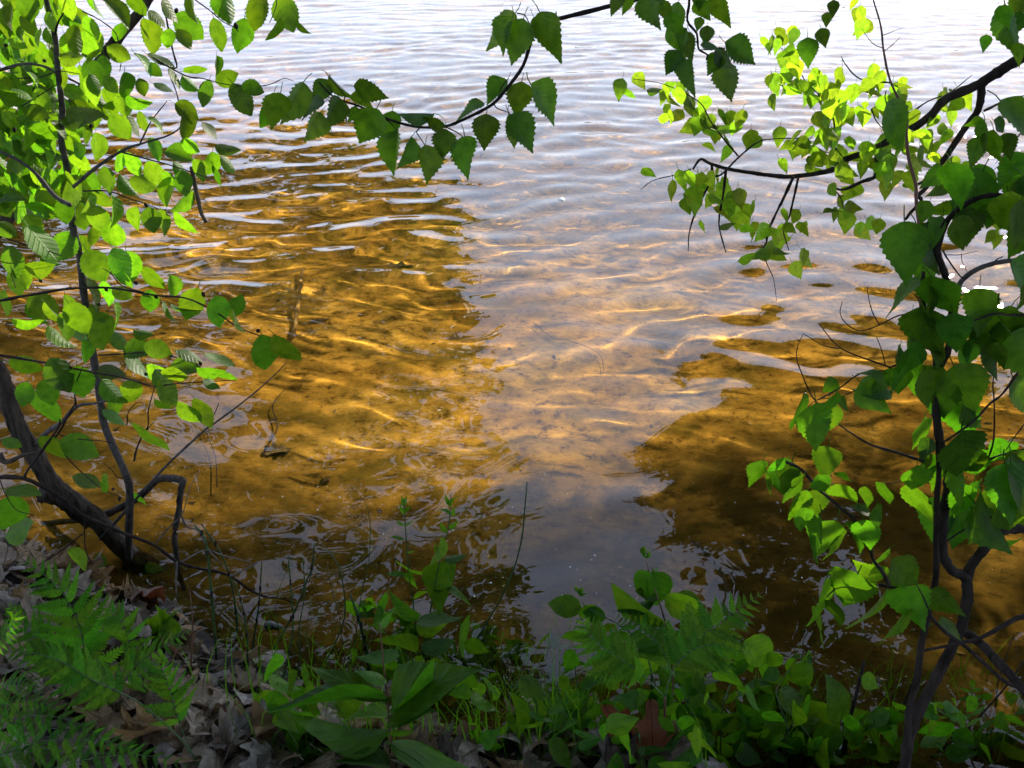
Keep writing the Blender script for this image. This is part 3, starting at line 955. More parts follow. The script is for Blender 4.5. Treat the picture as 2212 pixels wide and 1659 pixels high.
# ------------------------------------------------------------------ right: birch limb with sunlit leaves
birch = Plant('birch_limb', 'dark arching birch limb with bright sunlit leaves at the upper right', 'branch', WY(*cF(2500, 100), 2.1))
YR = 2.15
birch.stem('limb', cF, [(2600, 60), (2330, 240), (2160, 330), (2050, 400), (1950, 460), (1790, 530), (1720, 610), (1640, 670), (1540, 720), (1400, 800), (1260, 850), (1190, 905), (1060, 930), (940, 940), (800, 925), (640, 900), (540, 870),
                        (490, 848), (450, 900)], YR - .15, YR + .1, 64, 11, M_BIRCH, sides=10, n=5, rough=.1, knots=.1)
birch.stem('limb', cF, [(1985, 450), (1985, 510), (1965, 590), (1900, 680), (1800, 830), (1730, 920), (1690, 1000), (1650, 1040), (1665, 1070), (1610, 1130), (1580, 1170)], YR - .1, YR - .05, 44, 14, M_BIRCH, sides=9, n=5, rough=.1)
for pts, d0, d1 in [([(625, 905), (612, 1030), (588, 1190), (625, 1345)], 15, 6), ([(550, 870), (545, 960), (470, 1110), (430, 1240), (425, 1335)], 16, 4), ([(985, 940), (930, 1060), (900, 1120), (850, 1230), (830, 1310), (720, 1390)], 18, 7),
                    ([(1010, 945), (985, 1060), (960, 1160), (930, 1220), (960, 1330)], 13, 5), ([(1425, 790), (1425, 930), (1340, 970), (1250, 1010), (1170, 990)], 26, 12), ([(690, 830), (590, 710), (540, 640), (480, 540), (300, 450), (130, 420)], 10, 3),
                    ([(545, 935), (600, 930), (690, 840), (790, 760), (870, 740), (1090, 735)], 13, 5), ([(1585, 620), (1700, 540), (1820, 490), (1935, 400)], 10, 4), ([(1500, 440), (1340, 420), (1260, 340), (1240, 300)], 10, 4),
                    ([(830, 1375), (860, 1440), (880, 1490), (895, 1600)], 6, 3), ([(1260, 860), (1200, 770), (1200, 640), (1130, 520), (1040, 420)], 12, 4), ([(1590, 960), (1650, 980), (1760, 900)], 20, 10), ([(440, 900), (360, 930), (240, 960), (170, 1010)], 8, 3),
                    ([(1180, 990), (1240, 1060), (1260, 1180)], 8, 4), ([(1040, 420), (990, 330), (930, 270), (880, 190)], 6, 3), ([(1400, 580), (1430, 650), (1500, 720)], 8, 4), ([(2000, 590), (2060, 560), (2120, 530), (2212, 510)], 14, 8)]:
    birch.stem('twig', cF, pts, YR, YR + .05, d0, d1, M_BIRCH, rough=.12, knots=.25, n=4, sides=6)
for cx, cy, rx, ry, k in [(390, 560, 130, 100, 17), (620, 720, 130, 80, 17), (330, 960, 170, 50, 8), (560, 1080, 110, 120, 18), (720, 1130, 90, 80, 14), (960, 1300, 90, 130, 17), (780, 1310, 60, 70, 5), (1040, 820, 150, 100, 24),
                          (1250, 1120, 80, 100, 11), (1300, 820, 180, 120, 26), (1180, 560, 110, 130, 22), (1400, 520, 170, 110, 26), (950, 260, 90, 80, 12), (1300, 90, 60, 70, 5), (1560, 850, 150, 120, 22), (1680, 760, 110, 120, 14),
                          (1000, 430, 110, 60, 9), (1390, 1220, 60, 40, 4), (1850, 560, 70, 60, 7), (2050, 1280, 70, 80, 5), (1830, 860, 90, 60, 6), (120, 450, 60, 40, 3)]:
    for i in range(k):
        a, r = rnd.uniform(0, 2 * pi), rnd.random() ** .5
        birch.cleaf(LS_BIRCH, cF, cx + cos(a) * r * rx * 1.3, cy + sin(a) * r * ry * 1.25, rnd.uniform(75, 130), rnd.gauss(80, 40), dY=rnd.uniform(-.12, .2))
for bx, by, tx, ty, w in [(1480, 960, 1480, 1065, .65), (870, 500, 880, 595, .55), (1130, 150, 1155, 250, .9), (1060, 200, 1065, 355, .75), (1200, 0, 1195, 90, .9), (1165, 65, 1160, 142, .9), (1055, 440, 1050, 515, .9), (1365, 540, 1365, 590, .9)]:
    birch.leaf(LS_NEAR if by < 400 else LS_BIRCH, cF, bx, by, tx, ty, w, dY=-.3 if by < 400 else 0)

wand = Plant('bare_shoot', 'upright reddish bare shoot crossing the birch limb at the upper right', 'twig', WY(*cF(1655, 1210), 1.7))
wand.stem('stem', cF, [(1670, 1659), (1655, 1400), (1655, 1200), (1640, 1080), (1635, 980), (1600, 850), (1585, 720), (1585, 620), (1500, 430), (1465, 270), (1450, 140), (1410, 0), (1395, -80)], 1.5, 1.75, 26, 6, M_REDSTEM, rough=.1, knots=.15, n=4)
wand.stem('twig', cF, [(1465, 275), (1510, 240), (1552, 200)], 1.7, 1.7, 6, 3, M_REDSTEM, n=3, sides=5)
wand.stem('twig', cF, [(1458, 255), (1405, 230), (1350, 155)], 1.7, 1.7, 6, 3, M_REDSTEM, n=3, sides=5)
wand.stem('twig', cF, [(1460, 190), (1520, 165), (1565, 150)], 1.7, 1.7, 5, 2, M_REDSTEM, n=3, sides=5)

# ------------------------------------------------------------------ right foreground: big dark leaves on a forked stem
near = Plant('hazel_tree', 'dark forked stem with big toothed leaves at the right edge', 'tree', pix_ground(2040, 1740))
YN = 1.12
near.stem('trunk', cI, [(1400, 1620), (1450, 1444), (1480, 1250), (1560, 1050), (1700, 780), (1770, 640), (1820, 520), (1850, 380), (1850, 250), (1880, 150), (1980, 30), (2060, -60), (2212, -80), (2500, -100)], near.o.location.y, 1.2, 62, 52, M_BIRCH, sides=16, n=6,
          rough=.12, knots=.12, ridge=.12)
near.stem('stem', DP, [cH(1800, 1100), cH(1760, 1075), cH(1690, 1040), cH(1630, 950), cH(1615, 800), cH(1630, 600), cH(1660, 400), cH(1660, 280), cG(1600, 1420), cG(1575, 1250), cG(1570, 1050), cG(1570, 900), cG(1620, 820), cG(1670, 700), cG(1690, 480), cG(1660, 280), cG(1600, 100),
                      cG(1570, 0), cF(1750, 1330), cF(1800, 1180), cF(1900, 1090), cF(2000, 1045), cF(2150, 1045), cF(2400, 1080)], 1.2, .98, 21, 9, M_BIRCH, sides=10, n=5, rough=.12, knots=.18)
near.stem('stem', DP, [cG(1480, 180), cG(1465, 300), cG(1500, 500), cG(1560, 800), cH(1590, 300), cH(1575, 500), cH(1570, 800), cH(1570, 1000), cI(1640, 300), cI(1560, 650), cI(1530, 900), cI(1480, 1100), cI(1470, 1400)], 1.05, 1.2, 8, 16, M_BIRCH, sides=8, n=4, rough=.1)
near.stem('branch', cI, [(2400, 420), (2212, 480), (2150, 500), (1950, 610), (1800, 650), (1560, 700)], 1.2, 1.18, 44, 18, M_BIRCH, rough=.12, sides=8)
near.stem('branch', cI, [(1820, 570), (1920, 640), (2000, 720), (2150, 880), (2300, 1060)], 1.22, 1.1, 60, 60, M_BIRCH, rough=.12, sides=8)
near.stem('branch', cI, [(1290, 280), (1420, 310), (1520, 390), (1600, 460), (1700, 570), (1850, 680), (2100, 900), (2300, 960)], 1.12, 1.15, 20, 26, M_BIRCH, rough=.12, sides=8)
for crop, pts, d0, d1 in [
    (cH, [(1010, 650), (960, 640), (880, 590), (820, 530), (700, 440), (640, 360), (570, 290), (460, 240)], 14, 26), (cH, [(1230, 1150), (1180, 1050), (1110, 960), (1080, 840), (980, 680), (900, 610), (700, 440)], 30, 16),
    (cG, [(1480, 1560), (1300, 1500), (1100, 1440), (960, 1360), (860, 1290)], 26, 10), (cH, [(1000, 1060), (880, 1130), (760, 1240), (710, 1250)], 14, 8), (cH, [(930, 1090), (890, 1040)], 10, 5),
    (cG, [(1240, 870), (1370, 820), (1450, 760)], 14, 16), (cG, [(1240, 880), (1200, 860), (1000, 790), (870, 730), (780, 640), (720, 555)], 16, 6), (cG, [(860, 735), (740, 710), (600, 625)], 10, 5),
    (cG, [(1390, 480), (1280, 500), (1150, 565), (1020, 605), (920, 560), (870, 480), (885, 390)], 12, 5), (cG, [(1155, 560), (1110, 480), (1080, 380), (1065, 280)], 9, 5), (cG, [(1200, 895), (1050, 910), (960, 950), (870, 1020), (710, 1110)], 10, 12),
    (cG, [(700, 1130), (650, 1060), (590, 920), (550, 800), (565, 700), (600, 630)], 12, 4), (cG, [(1200, 860), (1170, 740), (1135, 650)], 9, 5), (cG, [(1040, 1020), (960, 1050), (860, 1090), (700, 1110), (610, 1190)], 10, 5),
    (cG, [(2300, 750), (2212, 850), (2060, 1060), (1960, 1140), (1860, 1250), (1700, 1370), (1620, 1420)], 20, 16), (cG, [(1950, 1540), (1990, 1400), (1995, 1150), (1985, 980), (2010, 870)], 14, 9), (cG, [(1910, 1560), (2050, 1510), (2212, 1470)], 14, 12),
    (cG, [(2212, 1290), (2130, 1400), (2080, 1480)], 10, 6), (cG, [(1620, 20), (1660, 90), (1750, 210), (1800, 220)], 14, 8), (cG, [(1640, 50), (1740, 50), (1870, 25)], 8, 4), (cG, [(1755, 40), (1760, 100), (1800, 180)], 7, 4),
    (cH, [(1640, 830), (1760, 750), (1890, 680), (2000, 640)], 16, 10), (cH, [(1200, 410), (1360, 380)], 6, 5), (cH, [(2300, 230), (2212, 250), (2110, 270), (2060, 320), (1990, 340), (1950, 290), (1890, 270)], 10, 6),
    (cH, [(1540, 1390), (1480, 1240), (1420, 1130)], 16, 8), (cG, [(2212, 490), (2100, 490), (2000, 480), (1850, 530)], 24, 14), (cF, [(2212, 680), (2150, 770), (2060, 870)], 7, 4)]:
    near.stem('twig', crop, pts, 1.08, 1.08, d0, d1, M_BIRCH, rough=.12, knots=.15, n=4, sides=6)
NL = [
    (cF, [(1960, 730, 1945, 890, .6), (2000, 640, 1905, 685, .55), (2050, 640, 2120, 700, .6), (2050, 690, 2065, 882, .5), (2110, 710, 2140, 840, .75), (2200, 610, 2155, 640, .6), (2230, 820, 2070, 1010, .85), (2050, 905, 1870, 1040, 1.0), (1780, 890, 1640, 985, .6),
          (1810, 995, 1690, 1040, .6), (1710, 1070, 1650, 1190, .7), (1855, 1125, 1695, 1100, .4), (1575, 1180, 1590, 1490, .85), (1780, 1150, 1725, 1325, .5), (1850, 1155, 1895, 1328, .6), (1925, 1105, 1905, 1300, .72), (2050, 1080, 2010, 1225, .95), (2130, 1040, 2170, 1275, .9),
          (2150, 950, 2230, 1090, .8), (2010, 185, 2000, 275, .7), (2110, 20, 2135, 300, .35), (2080, 30, 2130, 150, .6), (2160, 230, 2200, 340, .6), (2190, 60, 2150, 200, .7), (2200, -40, 2160, 120, .7), (1640, 1200, 1680, 1440, .4), (2190, 1000, 2150, 1180, .6)]),
    (cG, [(1610, 225, 1590, 425, .7), (1520, 290, 1565, 510, .4), (1460, 430, 1560, 840, .6), (1400, 460, 1420, 640, .6), (1690, 475, 1720, 770, .9), (1890, 290, 1890, 610, .72), (2230, 320, 1980, 420, .6), (2050, 540, 2115, 815, .5), (1880, 580, 1835, 900, .5), (1960, 660, 1960, 940, .5),
          (1995, 690, 2055, 885, .6), (1750, 700, 1805, 870, .5), (1600, 680, 1620, 870, .4), (1440, 690, 1190, 960, .35), (1310, 710, 1240, 910, .4), (1400, 640, 1355, 790, .55), (1290, 875, 1285, 1095, .85), (1420, 840, 1420, 1070, .72), (1180, 915, 1000, 930, .4), (1210, 930, 1070, 1065, .5),
          (1020, 985, 1175, 1190, .65), (1240, 1040, 955, 1085, .35), (850, 965, 735, 1055, .75), (690, 1135, 680, 1455, .62), (600, 1080, 530, 1330, .12), (840, 1050, 755, 1215, .3), (800, 1120, 745, 1370, .8), (880, 1080, 910, 1190, .5), (1620, 870, 1550, 1260, .5), (1700, 860, 1860, 1200, .82),
          (1640, 1080, 1825, 1355, .55), (1760, 1090, 1865, 1235, .6), (1840, 1355, 1765, 1475, .7), (1550, 1400, 1435, 1550, .6), (1510, 1440, 1500, 1610, .5), (1780, 1490, 1900, 1665, .8), (2100, 1415, 1940, 1555, .9), (2160, 440, 2100, 640, .6), (2200, 560, 2160, 720, .6), (1480, 900, 1500, 1150, .5)]),
    (cH, [(305, 235, 245, 445, .5), (320, 290, 305, 495, .12), (465, 225, 345, 320, .5), (450, 250, 470, 500, .7), (395, 310, 400, 480, .5), (520, 250, 520, 510, .3), (605, 335, 540, 490, .3), (785, 135, 750, 362, .75), (830, 325, 945, 392, .35), (700, 340, 770, 480, .8), (820, 415, 985, 558, .55),
          (625, 455, 495, 655, .5), (700, 445, 690, 645, .78), (600, 580, 575, 745, .5), (725, 645, 625, 970, .35), (840, 680, 690, 940, .58), (885, 735, 795, 980, .22), (1085, 620, 955, 555, .5), (1040, 670, 1085, 890, .72), (970, 690, 1040, 860, .5), (1190, 400, 1195, 570, .5), (1060, 430, 1095, 545, .5),
          (1140, 550, 1130, 730, .4), (1225, 880, 1110, 1020, .2), (1250, 955, 1450, 1150, .85), (1190, 1090, 990, 1015, .55), (1000, 1060, 865, 1360, .8), (770, 1100, 695, 1450, .25), (700, 1310, 725, 1600, .18), (800, 1260, 855, 1450, .5), (1140, 1140, 940, 1205, .35), (1205, 1180, 1005, 1500, .1),
          (1220, 1140, 1420, 1150, .35), (1400, 1290, 1190, 1580, .28), (1330, 1160, 1460, 1410, .72), (1475, 1235, 1750, 1320, .6), (1580, 1435, 1775, 1515, .5), (1435, 1405, 1535, 1445, .5), (850, 1145, 905, 1235, .6), (1430, 270, 1415, 480, .7), (1500, 190, 1500, 430, .5), (1620, 240, 1600, 480, .5),
          (1885, 45, 1760, 95, .85), (1800, 140, 1880, 380, .8), (1775, 410, 1735, 670, .6), (1850, 390, 1840, 650, .5), (1990, 390, 2090, 650, .95), (2060, 100, 2120, 240, .8), (1900, 440, 1905, 750, .12), (1905, 745, 1790, 835, .5), (1960, 810, 1890, 890, .5), (2180, 380, 2140, 600, .6), (2100, 560, 2180, 760, .6),
          (2050, 840, 2200, 830, .35), (1700, 420, 1660, 600, .5)]),
]
for crop, rows in NL:
    for bx, by, tx, ty, w in rows:
        near.leaf(LS_NEAR, crop, bx, by, tx, ty, w, jit=.05)
for i in range(40):                              # fuller hanging foliage along the right edge
    x, y = 2225 - 300 * rnd.random() ** 1.5, rnd.uniform(230, 1150)
    near.cleaf(LS_NEAR, DP, x, y, rnd.uniform(75, 132), rnd.gauss(88, 24), jit=.08)
pale = Plant('bare_shoot', 'bare grey branch sweeping in from the right beside the sun glare', 'branch', WY(*cF(2300, 1370), 1.2))
pale.stem('stem', cF, [(2400, 1350), (2210, 1380), (2060, 1400), (1950, 1440), (1870, 1510), (1840, 1620), (1835, 1720)], 1.25, 1.2, 24, 30, M_SAPLING, rough=.12, sides=8)
pale.stem('twig', cF, [(2040, 1405), (2070, 1380), (2100, 1365)], 1.24, 1.24, 9, 5, M_SAPLING, n=3)

# ------------------------------------------------------------------ trees overhead: mirrored in the water, some added to shade the bank
M_CROWN, n, L, b, o = new_mat('crown_leaf')
b.inputs['Base Color'].default_value = (.04, .10, .02, 1)
b.inputs['Roughness'].default_value = .55
tl = N(n, 'BsdfTranslucent')
tl.inputs[0].default_value = (.12, .32, .02, 1)
mx = N(n, 'MixShader', n0=.22)
L.new(b.outputs[0], mx.inputs[1])
L.new(tl.outputs[0], mx.inputs[2])
L.new(mx.outputs[0], o.inputs[0])


def crown_mesh(name, centres, rad, per, size, rg, ok=None):
    """leaf-sized blades spread through clumps"""
    V = []
    for c in centres:
        k = int(per)
        d = rg.normal(size=(k, 3))
        d /= np.linalg.norm(d, axis=1)[:, None] + 1e-9
        p = np.array(c) + d * (rg.random((k, 1)) ** .5) * np.array([rad, rad, rad * .7])
        V.append(p)
    P = np.concatenate(V)
    if ok is not None:
        P = P[ok(P)]
    k = len(P)
    a = rg.normal(size=(k, 3))
    a[:, 2] -= .8
    a /= np.linalg.norm(a, axis=1)[:, None]
    b_ = np.cross(a, rg.normal(size=(k, 3)))
    b_ /= np.linalg.norm(b_, axis=1)[:, None]
    s = size * rg.uniform(.7, 1.3, (k, 1))
    q = np.stack([P, P + a * s * .45 + b_ * s * .36, P + a * s, P + a * s * .45 - b_ * s * .36], 1).reshape(-1, 3)
    me = bpy.data.meshes.new(name)
    me.vertices.add(len(q))
    me.vertices.foreach_set('co', q.ravel())
    me.loops.add(len(q))
    me.loops.foreach_set('vertex_index', np.arange(len(q), dtype=np.int32))
    me.polygons.add(k)
    me.polygons.foreach_set('loop_start', np.arange(0, len(q), 4, dtype=np.int32))
    me.update(calc_edges=True)
    me.materials.append(M_CROWN)
    return me


def out_of_frame(P):
    v = P - np.array([0, 0, CAM_Z])
    dep = v[:, 1] * CP - v[:, 2] * SP
    up = v[:, 1] * SP + v[:, 2] * CP
    dd = np.maximum(dep, 1e-3)
    x, y = v[:, 0] / dd * FPX, up / dd * FPX
    return (dep < .05) | (np.abs(x) > 1106 + 90) | (y > 829 + 60) | (y < -1000)


SUNV = np.array(SUN)


def mirrored_px(P):
    v = P * np.array([1, 1, -1.0]) - np.array([0, 0, CAM_Z])
    dep = np.maximum(v[:, 1] * CP - v[:, 2] * SP, 1e-3)
    return 1106 + v[:, 0] / dep * FPX, 829.5 - (v[:, 1] * SP + v[:, 2] * CP) / dep * FPX


# the stretch of open sky between the trees, as the still water shows it
GAP_Y = [100, 150, 230, 300, 400, 500, 560, 700, 850, 950, 1050, 1150, 1250, 1330, 1450, 1600]
GAP_L = [250, 330, 480, 650, 880, 990, 1040, 1040, 1010, 1035, 1060, 1130, 1200, 1180, 1150, 1130]
GAP_RY = [700, 735, 758, 785, 880, 1000, 1100, 1190, 1300, 1450, 1600]
GAP_R = [2300, 2000, 1740, 1640, 1510, 1410, 1375, 1450, 1360, 1260, 1200]


def open_sky(P):
    x, y = mirrored_px(P)
    if len(P) > 1:                              # ragged leafy outline
        x, y = x + nrg.normal(0, 40, len(P)), y + nrg.normal(0, 10, len(P))
    l, r_ = np.interp(y, GAP_Y, GAP_L), np.interp(y, GAP_RY, GAP_R)
    return (x > l) & (x < r_) | (y < 100) | (x > 2080) & (x < 2230) & (y < 930)


def falls_in(P, z, box):
    """does the sunlight stopped at P belong to the box (x0,x1,y0,y1) at height z"""
    t = (P[:, 2] - z) / SUNV[2]
    q = P - t[:, None] * SUNV
    return (t > 0) & (q[:, 0] > box[0]) & (q[:, 0] < box[1]) & (q[:, 1] > box[2]) & (q[:, 1] < box[3])


# places that the photograph shows in full sun: the birch leaves, the sapling crown, the lake bed beyond the shade
SUNNY = [(1.30, (.25, 1.25, 1.7, 2.7)), (1.05, (.1, .9, 1.8, 2.6)), (1.5, (-1.4, -.2, 1.1, 2.2)), (1.2, (-1.4, -.25, 1.1, 2.2)), (.9, (-1.3, -.3, 1.1, 2.0)), (0, (1.7, 2.7, 3.3, 5.2)), (-.1, (-3, .2, 2.85, 9)), (-.1, (.1, 3.5, 3.6, 9))]


HOLES = [(rnd.uniform(.15, 1.5), rnd.uniform(1.25, 2.75), rnd.uniform(.05, .14)) for k in range(17)]
HOLES = HOLES[:6]
for hx, hy, hr in [(1640, 1310, .10), (1785, 1400, .09), (1560, 1240, .06), (1500, 1150, .08), (1660, 1060, .10), (1460, 1040, .08), (1260, 1000, .07), (2080, 1190, .09), (2150, 1330, .06), (1860, 1560, .07), (1940, 1600, .06), (1180, 1385, .07),
                   (1710, 1190, .07), (1790, 1120, .09), (1950, 1010, .12), (1580, 960, .10), (1730, 880, .14), (2000, 1290, .06), (640, 1230, .05), (1030, 1080, .06), (800, 1450, .04)]:
    w_ = WZ(hx, hy, -.14)
    HOLES.append((w_.x, w_.y, hr))
HOLES += [(rnd.uniform(-.5, .15), rnd.uniform(1.7, 2.3), rnd.uniform(.03, .07)) for k in range(5)]


def keep_sun(P, boxes=SUNNY):
    ok = out_of_frame(P) & ~open_sky(P)
    t = (P[:, 2] + .12) / SUNV[2]
    q = P - t[:, None] * SUNV
    for hx, hy, hr in HOLES:                     # chinks in the leaves: sun flecks on the shallow bed
        ok &= (q[:, 0] - hx) ** 2 / 1.0 + (q[:, 1] - hy) ** 2 / 1.8 > hr * hr
    for i, (z, bx) in enumerate(boxes):
        ok &= ~(falls_in(P, z, bx) & (nrg.random(len(P)) < (.93 if i == 1 else 1.0)))
    return ok


rg = np.random.default_rng(21)
# left shore tree
cs = []
while len(cs) < 290:
    az, el, D = rg.uniform(-42, 6), rg.uniform(8.5, 56), rg.uniform(8.0, 11.5)
    c_ = (D * sin(radians(az)), D * cos(radians(az)), D * tan(radians(el)) - CAM_Z)
    if az < 6 and not open_sky(np.array([c_]))[0]:
        cs.append(c_)
t = thing('shore_tree', (-7.5, 13.0, ground(-7.5, 13.0)), 'broad dark tree on the left shore, seen mirrored in the golden water', 'tree')
tube('trunk', [(-7.5, 13.0, ground(-7.5, 13.0)), (-7.2, 12.6, 2), (-6.2, 11.6, 5), (-5, 10.6, 8), (-4.2, 10, 11)], .28, .08, M_DARKBARK, t, sides=12)
for P in [[(-7.0, 12.4, 2.6), (-5, 10.8, 3.2), (-2.5, 9.4, 3.4), (-1.0, 8.9, 3.0)], [(-6.6, 12, 3.8), (-4, 10, 5.5), (-1.6, 9, 6.2)], [(-7.2, 12.6, 2.0), (-6, 10.5, 1.9), (-4, 9, 1.6)]]:
    tube('branch', P, .09, .02, M_DARKBARK, t, sides=7)
link('crown', crown_mesh('crown', cs, .5, 130, .16, rg, lambda P: out_of_frame(P) & ~open_sky(P)), t)

# right-hand tree leaning out: dark mirror image at the lower right, broken shade on the shallows
cs = []
while len(cs) < 165:
    az, el, D = rg.uniform(3, 42), rg.uniform(24, 62), rg.uniform(4.2, 6.6)
    c_ = (D * sin(radians(az)), D * cos(radians(az)), D * tan(radians(el)) - CAM_Z)
    if not open_sky(np.array([c_]))[0]:
        cs.append(c_)
t = thing('overhanging_tree', (2.9, 2.1, ground(2.9, 2.1)), 'leafy tree leaning out at the right, seen as dark mirror image in the shallows', 'tree')
tube('trunk', [(2.9, 2.1, ground(2.9, 2.1) - .05), (2.85, 2.6, 1.0), (2.8, 3.6, 2.4), (2.7, 4.8, 3.8), (2.5, 5.6, 5.2)], .12, .04, M_DARKBARK, t, sides=10)
for P in [[(2.8, 3.5, 2.3), (2.3, 4.6, 2.6), (1.5, 5.2, 2.7)], [(2.75, 4.3, 3.2), (1.9, 4.8, 3.9), (1.0, 4.9, 4.3)], [(2.8, 3.7, 2.5), (3.0, 5.2, 2.8), (3.0, 6.4, 3.0)]]:
    tube('branch', P, .04, .012, M_DARKBARK, t, sides=6)
link('crown', crown_mesh('crown', cs, .34, 95, .085, rg, keep_sun), t)

# shade crown: its clumps hang where they keep the sun off the bank
cs = []
while len(cs) < 1250:
    x, y, z = rg.uniform(-2.3, 2.3), rg.uniform(-1.2, 3.4), rg.uniform(1.9, 3.8)
    yb = np.interp(x, [-2, -.9, 0, .35, .8, 2.3], [2.45, 2.62, 2.65, 2.7, 3.3, 3.4])
    dens = 1.0 if x < .15 or y < .6 or (x < .45 and y < 2.35) else .85
    if y > yb or rg.random() > dens:
        continue
    for k in range(10):
        tt = z / SUNV[2]
        c_ = (x + SUNV[0] * tt, y + SUNV[1] * tt, z)
        if not open_sky(np.array([c_]))[0]:
            cs.append(c_)
            break
        z = rg.uniform(1.7, 3.4)
t = thing('shade_tree', (5.6, 5.6, ground(5.6, 5.6)), 'tall leafy tree on the right shore, unseen, crown shaped to shade the bank', 'tree')
tube('trunk', [(5.6, 5.6, ground(5.6, 5.6) - .1), (5.5, 6.2, 1.5), (5.0, 7.0, 3.2), (4.6, 8.2, 5.5), (4.9, 9.6, 7.6)], .17, .06, M_DARKBARK, t, sides=10)
for P in [[(5.3, 6.5, 2.2), (4.2, 6.6, 2.6), (2.6, 6.4, 2.6), (1.2, 6.2, 2.4)], [(5.0, 7.0, 3.1), (3.8, 8, 3.4), (2.4, 8.2, 3.5)]]:
    tube('branch', P, .05, .015, M_DARKBARK, t, sides=6)
link('crown', crown_mesh('crown', cs, .32, 80, .09, rg, keep_sun), t)

# unseen canopy added above and behind the camera to cut the sky light
cs = []
while len(cs) < 900:
    p = np.array([rg.uniform(-5.5, 5.5), rg.uniform(-5, 3.2), rg.uniform(3.0, 6.5)])
    if p[1] > 1.3 + .5 * (p[2] - 3.0):
        continue
    cs.append(tuple(p))
t = thing('shade_canopy', (-1.6, -1.8, ground(-1.6, -1.8)), 'unseen tree added behind the viewer, its canopy darkening the bank', 'tree')
tube('trunk', [(-1.6, -1.8, ground(-1.6, -1.8) - .1), (-1.5, -1.7, 2), (-1.2, -1.3, 4), (-.9, -.8, 6.4)], .22, .08, M_DARKBARK, t, sides=12)
link('crown', crown_mesh('crown', cs, .75, 90, .17, rg, lambda P: keep_sun(P, SUNNY)), t)
# unseen clumps added to shade the spray and the big right-edge leaves
cs = []
while len(cs) < 250:
    k = rg.random()
    tgt = np.array([rg.uniform(-.25, .3), 1.2, rg.uniform(1.15, 1.5)]) if k < .3 else np.array([rg.uniform(.2, .85), rg.uniform(.95, 1.2), rg.uniform(.1, 1.35)])
    zz = rg.uniform(1.75, 2.3)
    tt = (zz - tgt[2]) / SUNV[2]
    cs.append(tuple(tgt + SUNV * tt))
t = thing('shade_bough', (2.3, 1.6, 1.9), 'unseen leafy branch added overhead to shade the leaves at the right', 'branch')
tube('branch', [(2.6, 1.0, 1.9), (2.0, 2.0, 2.05), (1.3, 2.6, 2.1), (.7, 2.7, 2.0)], .03, .008, M_BIRCH, t, sides=7)
link('crown', crown_mesh('crown', cs, .13, 34, .065, rg, lambda P: keep_sun(P, SUNNY[:6])), t)

# ------------------------------------------------------------------ dead leaves on the bank
def dead_mat(name, c1, c2, tw=.12):
    m, n, L, b, o = new_mat(name)
    tc = N(n, 'TexCoord')
    oi = N(n, 'ObjectInfo')
    ad = N(n, 'VectorMath', operation='ADD')
    L.new(tc.outputs['Object'], ad.inputs[0])
    L.new(oi.outputs['Location'], ad.inputs[1])
    nz = N(n, 'TexNoise', i_Scale=4.0, i_Detail=6.0, i_Roughness=.7)
    L.new(ad.outputs[0], nz.inputs['Vector'])
    r = ramp(n, [(.28, tuple(c * .45 for c in c1)), (.5, c1), (.72, c2)])
    L.new(nz.outputs[0], r.inputs[0])
    hs = N(n, 'HueSaturation')
    v1 = N(n, 'MapRange')
    v1.inputs[3].default_value, v1.inputs[4].default_value = .2, 1.2
    L.new(oi.outputs['Random'], v1.inputs[0])
    L.new(v1.outputs[0], hs.inputs['Value'])
    mm = N(n, 'Math', operation='MULTIPLY', n1=5.77)
    fr = N(n, 'Math', operation='FRACT')
    L.new(oi.outputs['Random'], mm.inputs[0])
    L.new(mm.outputs[0], fr.inputs[0])
    v2 = N(n, 'MapRange')
    v2.inputs[3].default_value, v2.inputs[4].default_value = .4, 1.75
    L.new(fr.outputs[0], v2.inputs[0])
    L.new(v2.outputs[0], hs.inputs['Saturation'])
    L.new(r.outputs[0], hs.inputs['Color'])
    sx = N(n, 'SeparateXYZ')
    L.new(tc.outputs['Object'], sx.inputs[0])
    ab = N(n, 'Math', operation='ABSOLUTE')
    L.new(sx.outputs[0], ab.inputs[0])
    mid = ramp(n, [(0.0, (1, 1, 1)), (.02, (0, 0, 0))])
    L.new(ab.outputs[0], mid.inputs[0])
    L.new(hs.outputs[0], b.inputs['Base Color'])
    bp = N(n, 'Bump', i_Strength=.6, i_Distance=.02)
    ah = N(n, 'Math', operation='ADD')
    L.new(nz.outputs[0], ah.inputs[0])
    L.new(mid.outputs[0], ah.inputs[1])
    L.new(ah.outputs[0], bp.inputs['Height'])
    L.new(bp.outputs[0], b.inputs['Normal'])
    b.inputs['Roughness'].default_value = .65
    tl = N(n, 'BsdfTranslucent')
    tl.inputs[0].default_value = (c2[0] * .8, c2[1] * .6, c2[2] * .4, 1)
    mx = N(n, 'MixShader', n0=tw)
    L.new(b.outputs[0], mx.inputs[1])
    L.new(tl.outputs[0], mx.inputs[2])
    L.new(mx.outputs[0], o.inputs[0])
    return m


M_DEAD = dead_mat('dry_oak_leaf', (.27, .20, .135), (.62, .52, .41))
M_TANLEAF = dead_mat('tan_oak_leaf', (.36, .26, .16), (.55, .42, .28), .25)
M_RUST = dead_mat('rusty_oak_leaf', (.20, .06, .022), (.32, .11, .04), .2)
M_SUNK = dead_mat('sunken_leaf', (.15, .09, .03), (.3, .19, .07), 0)


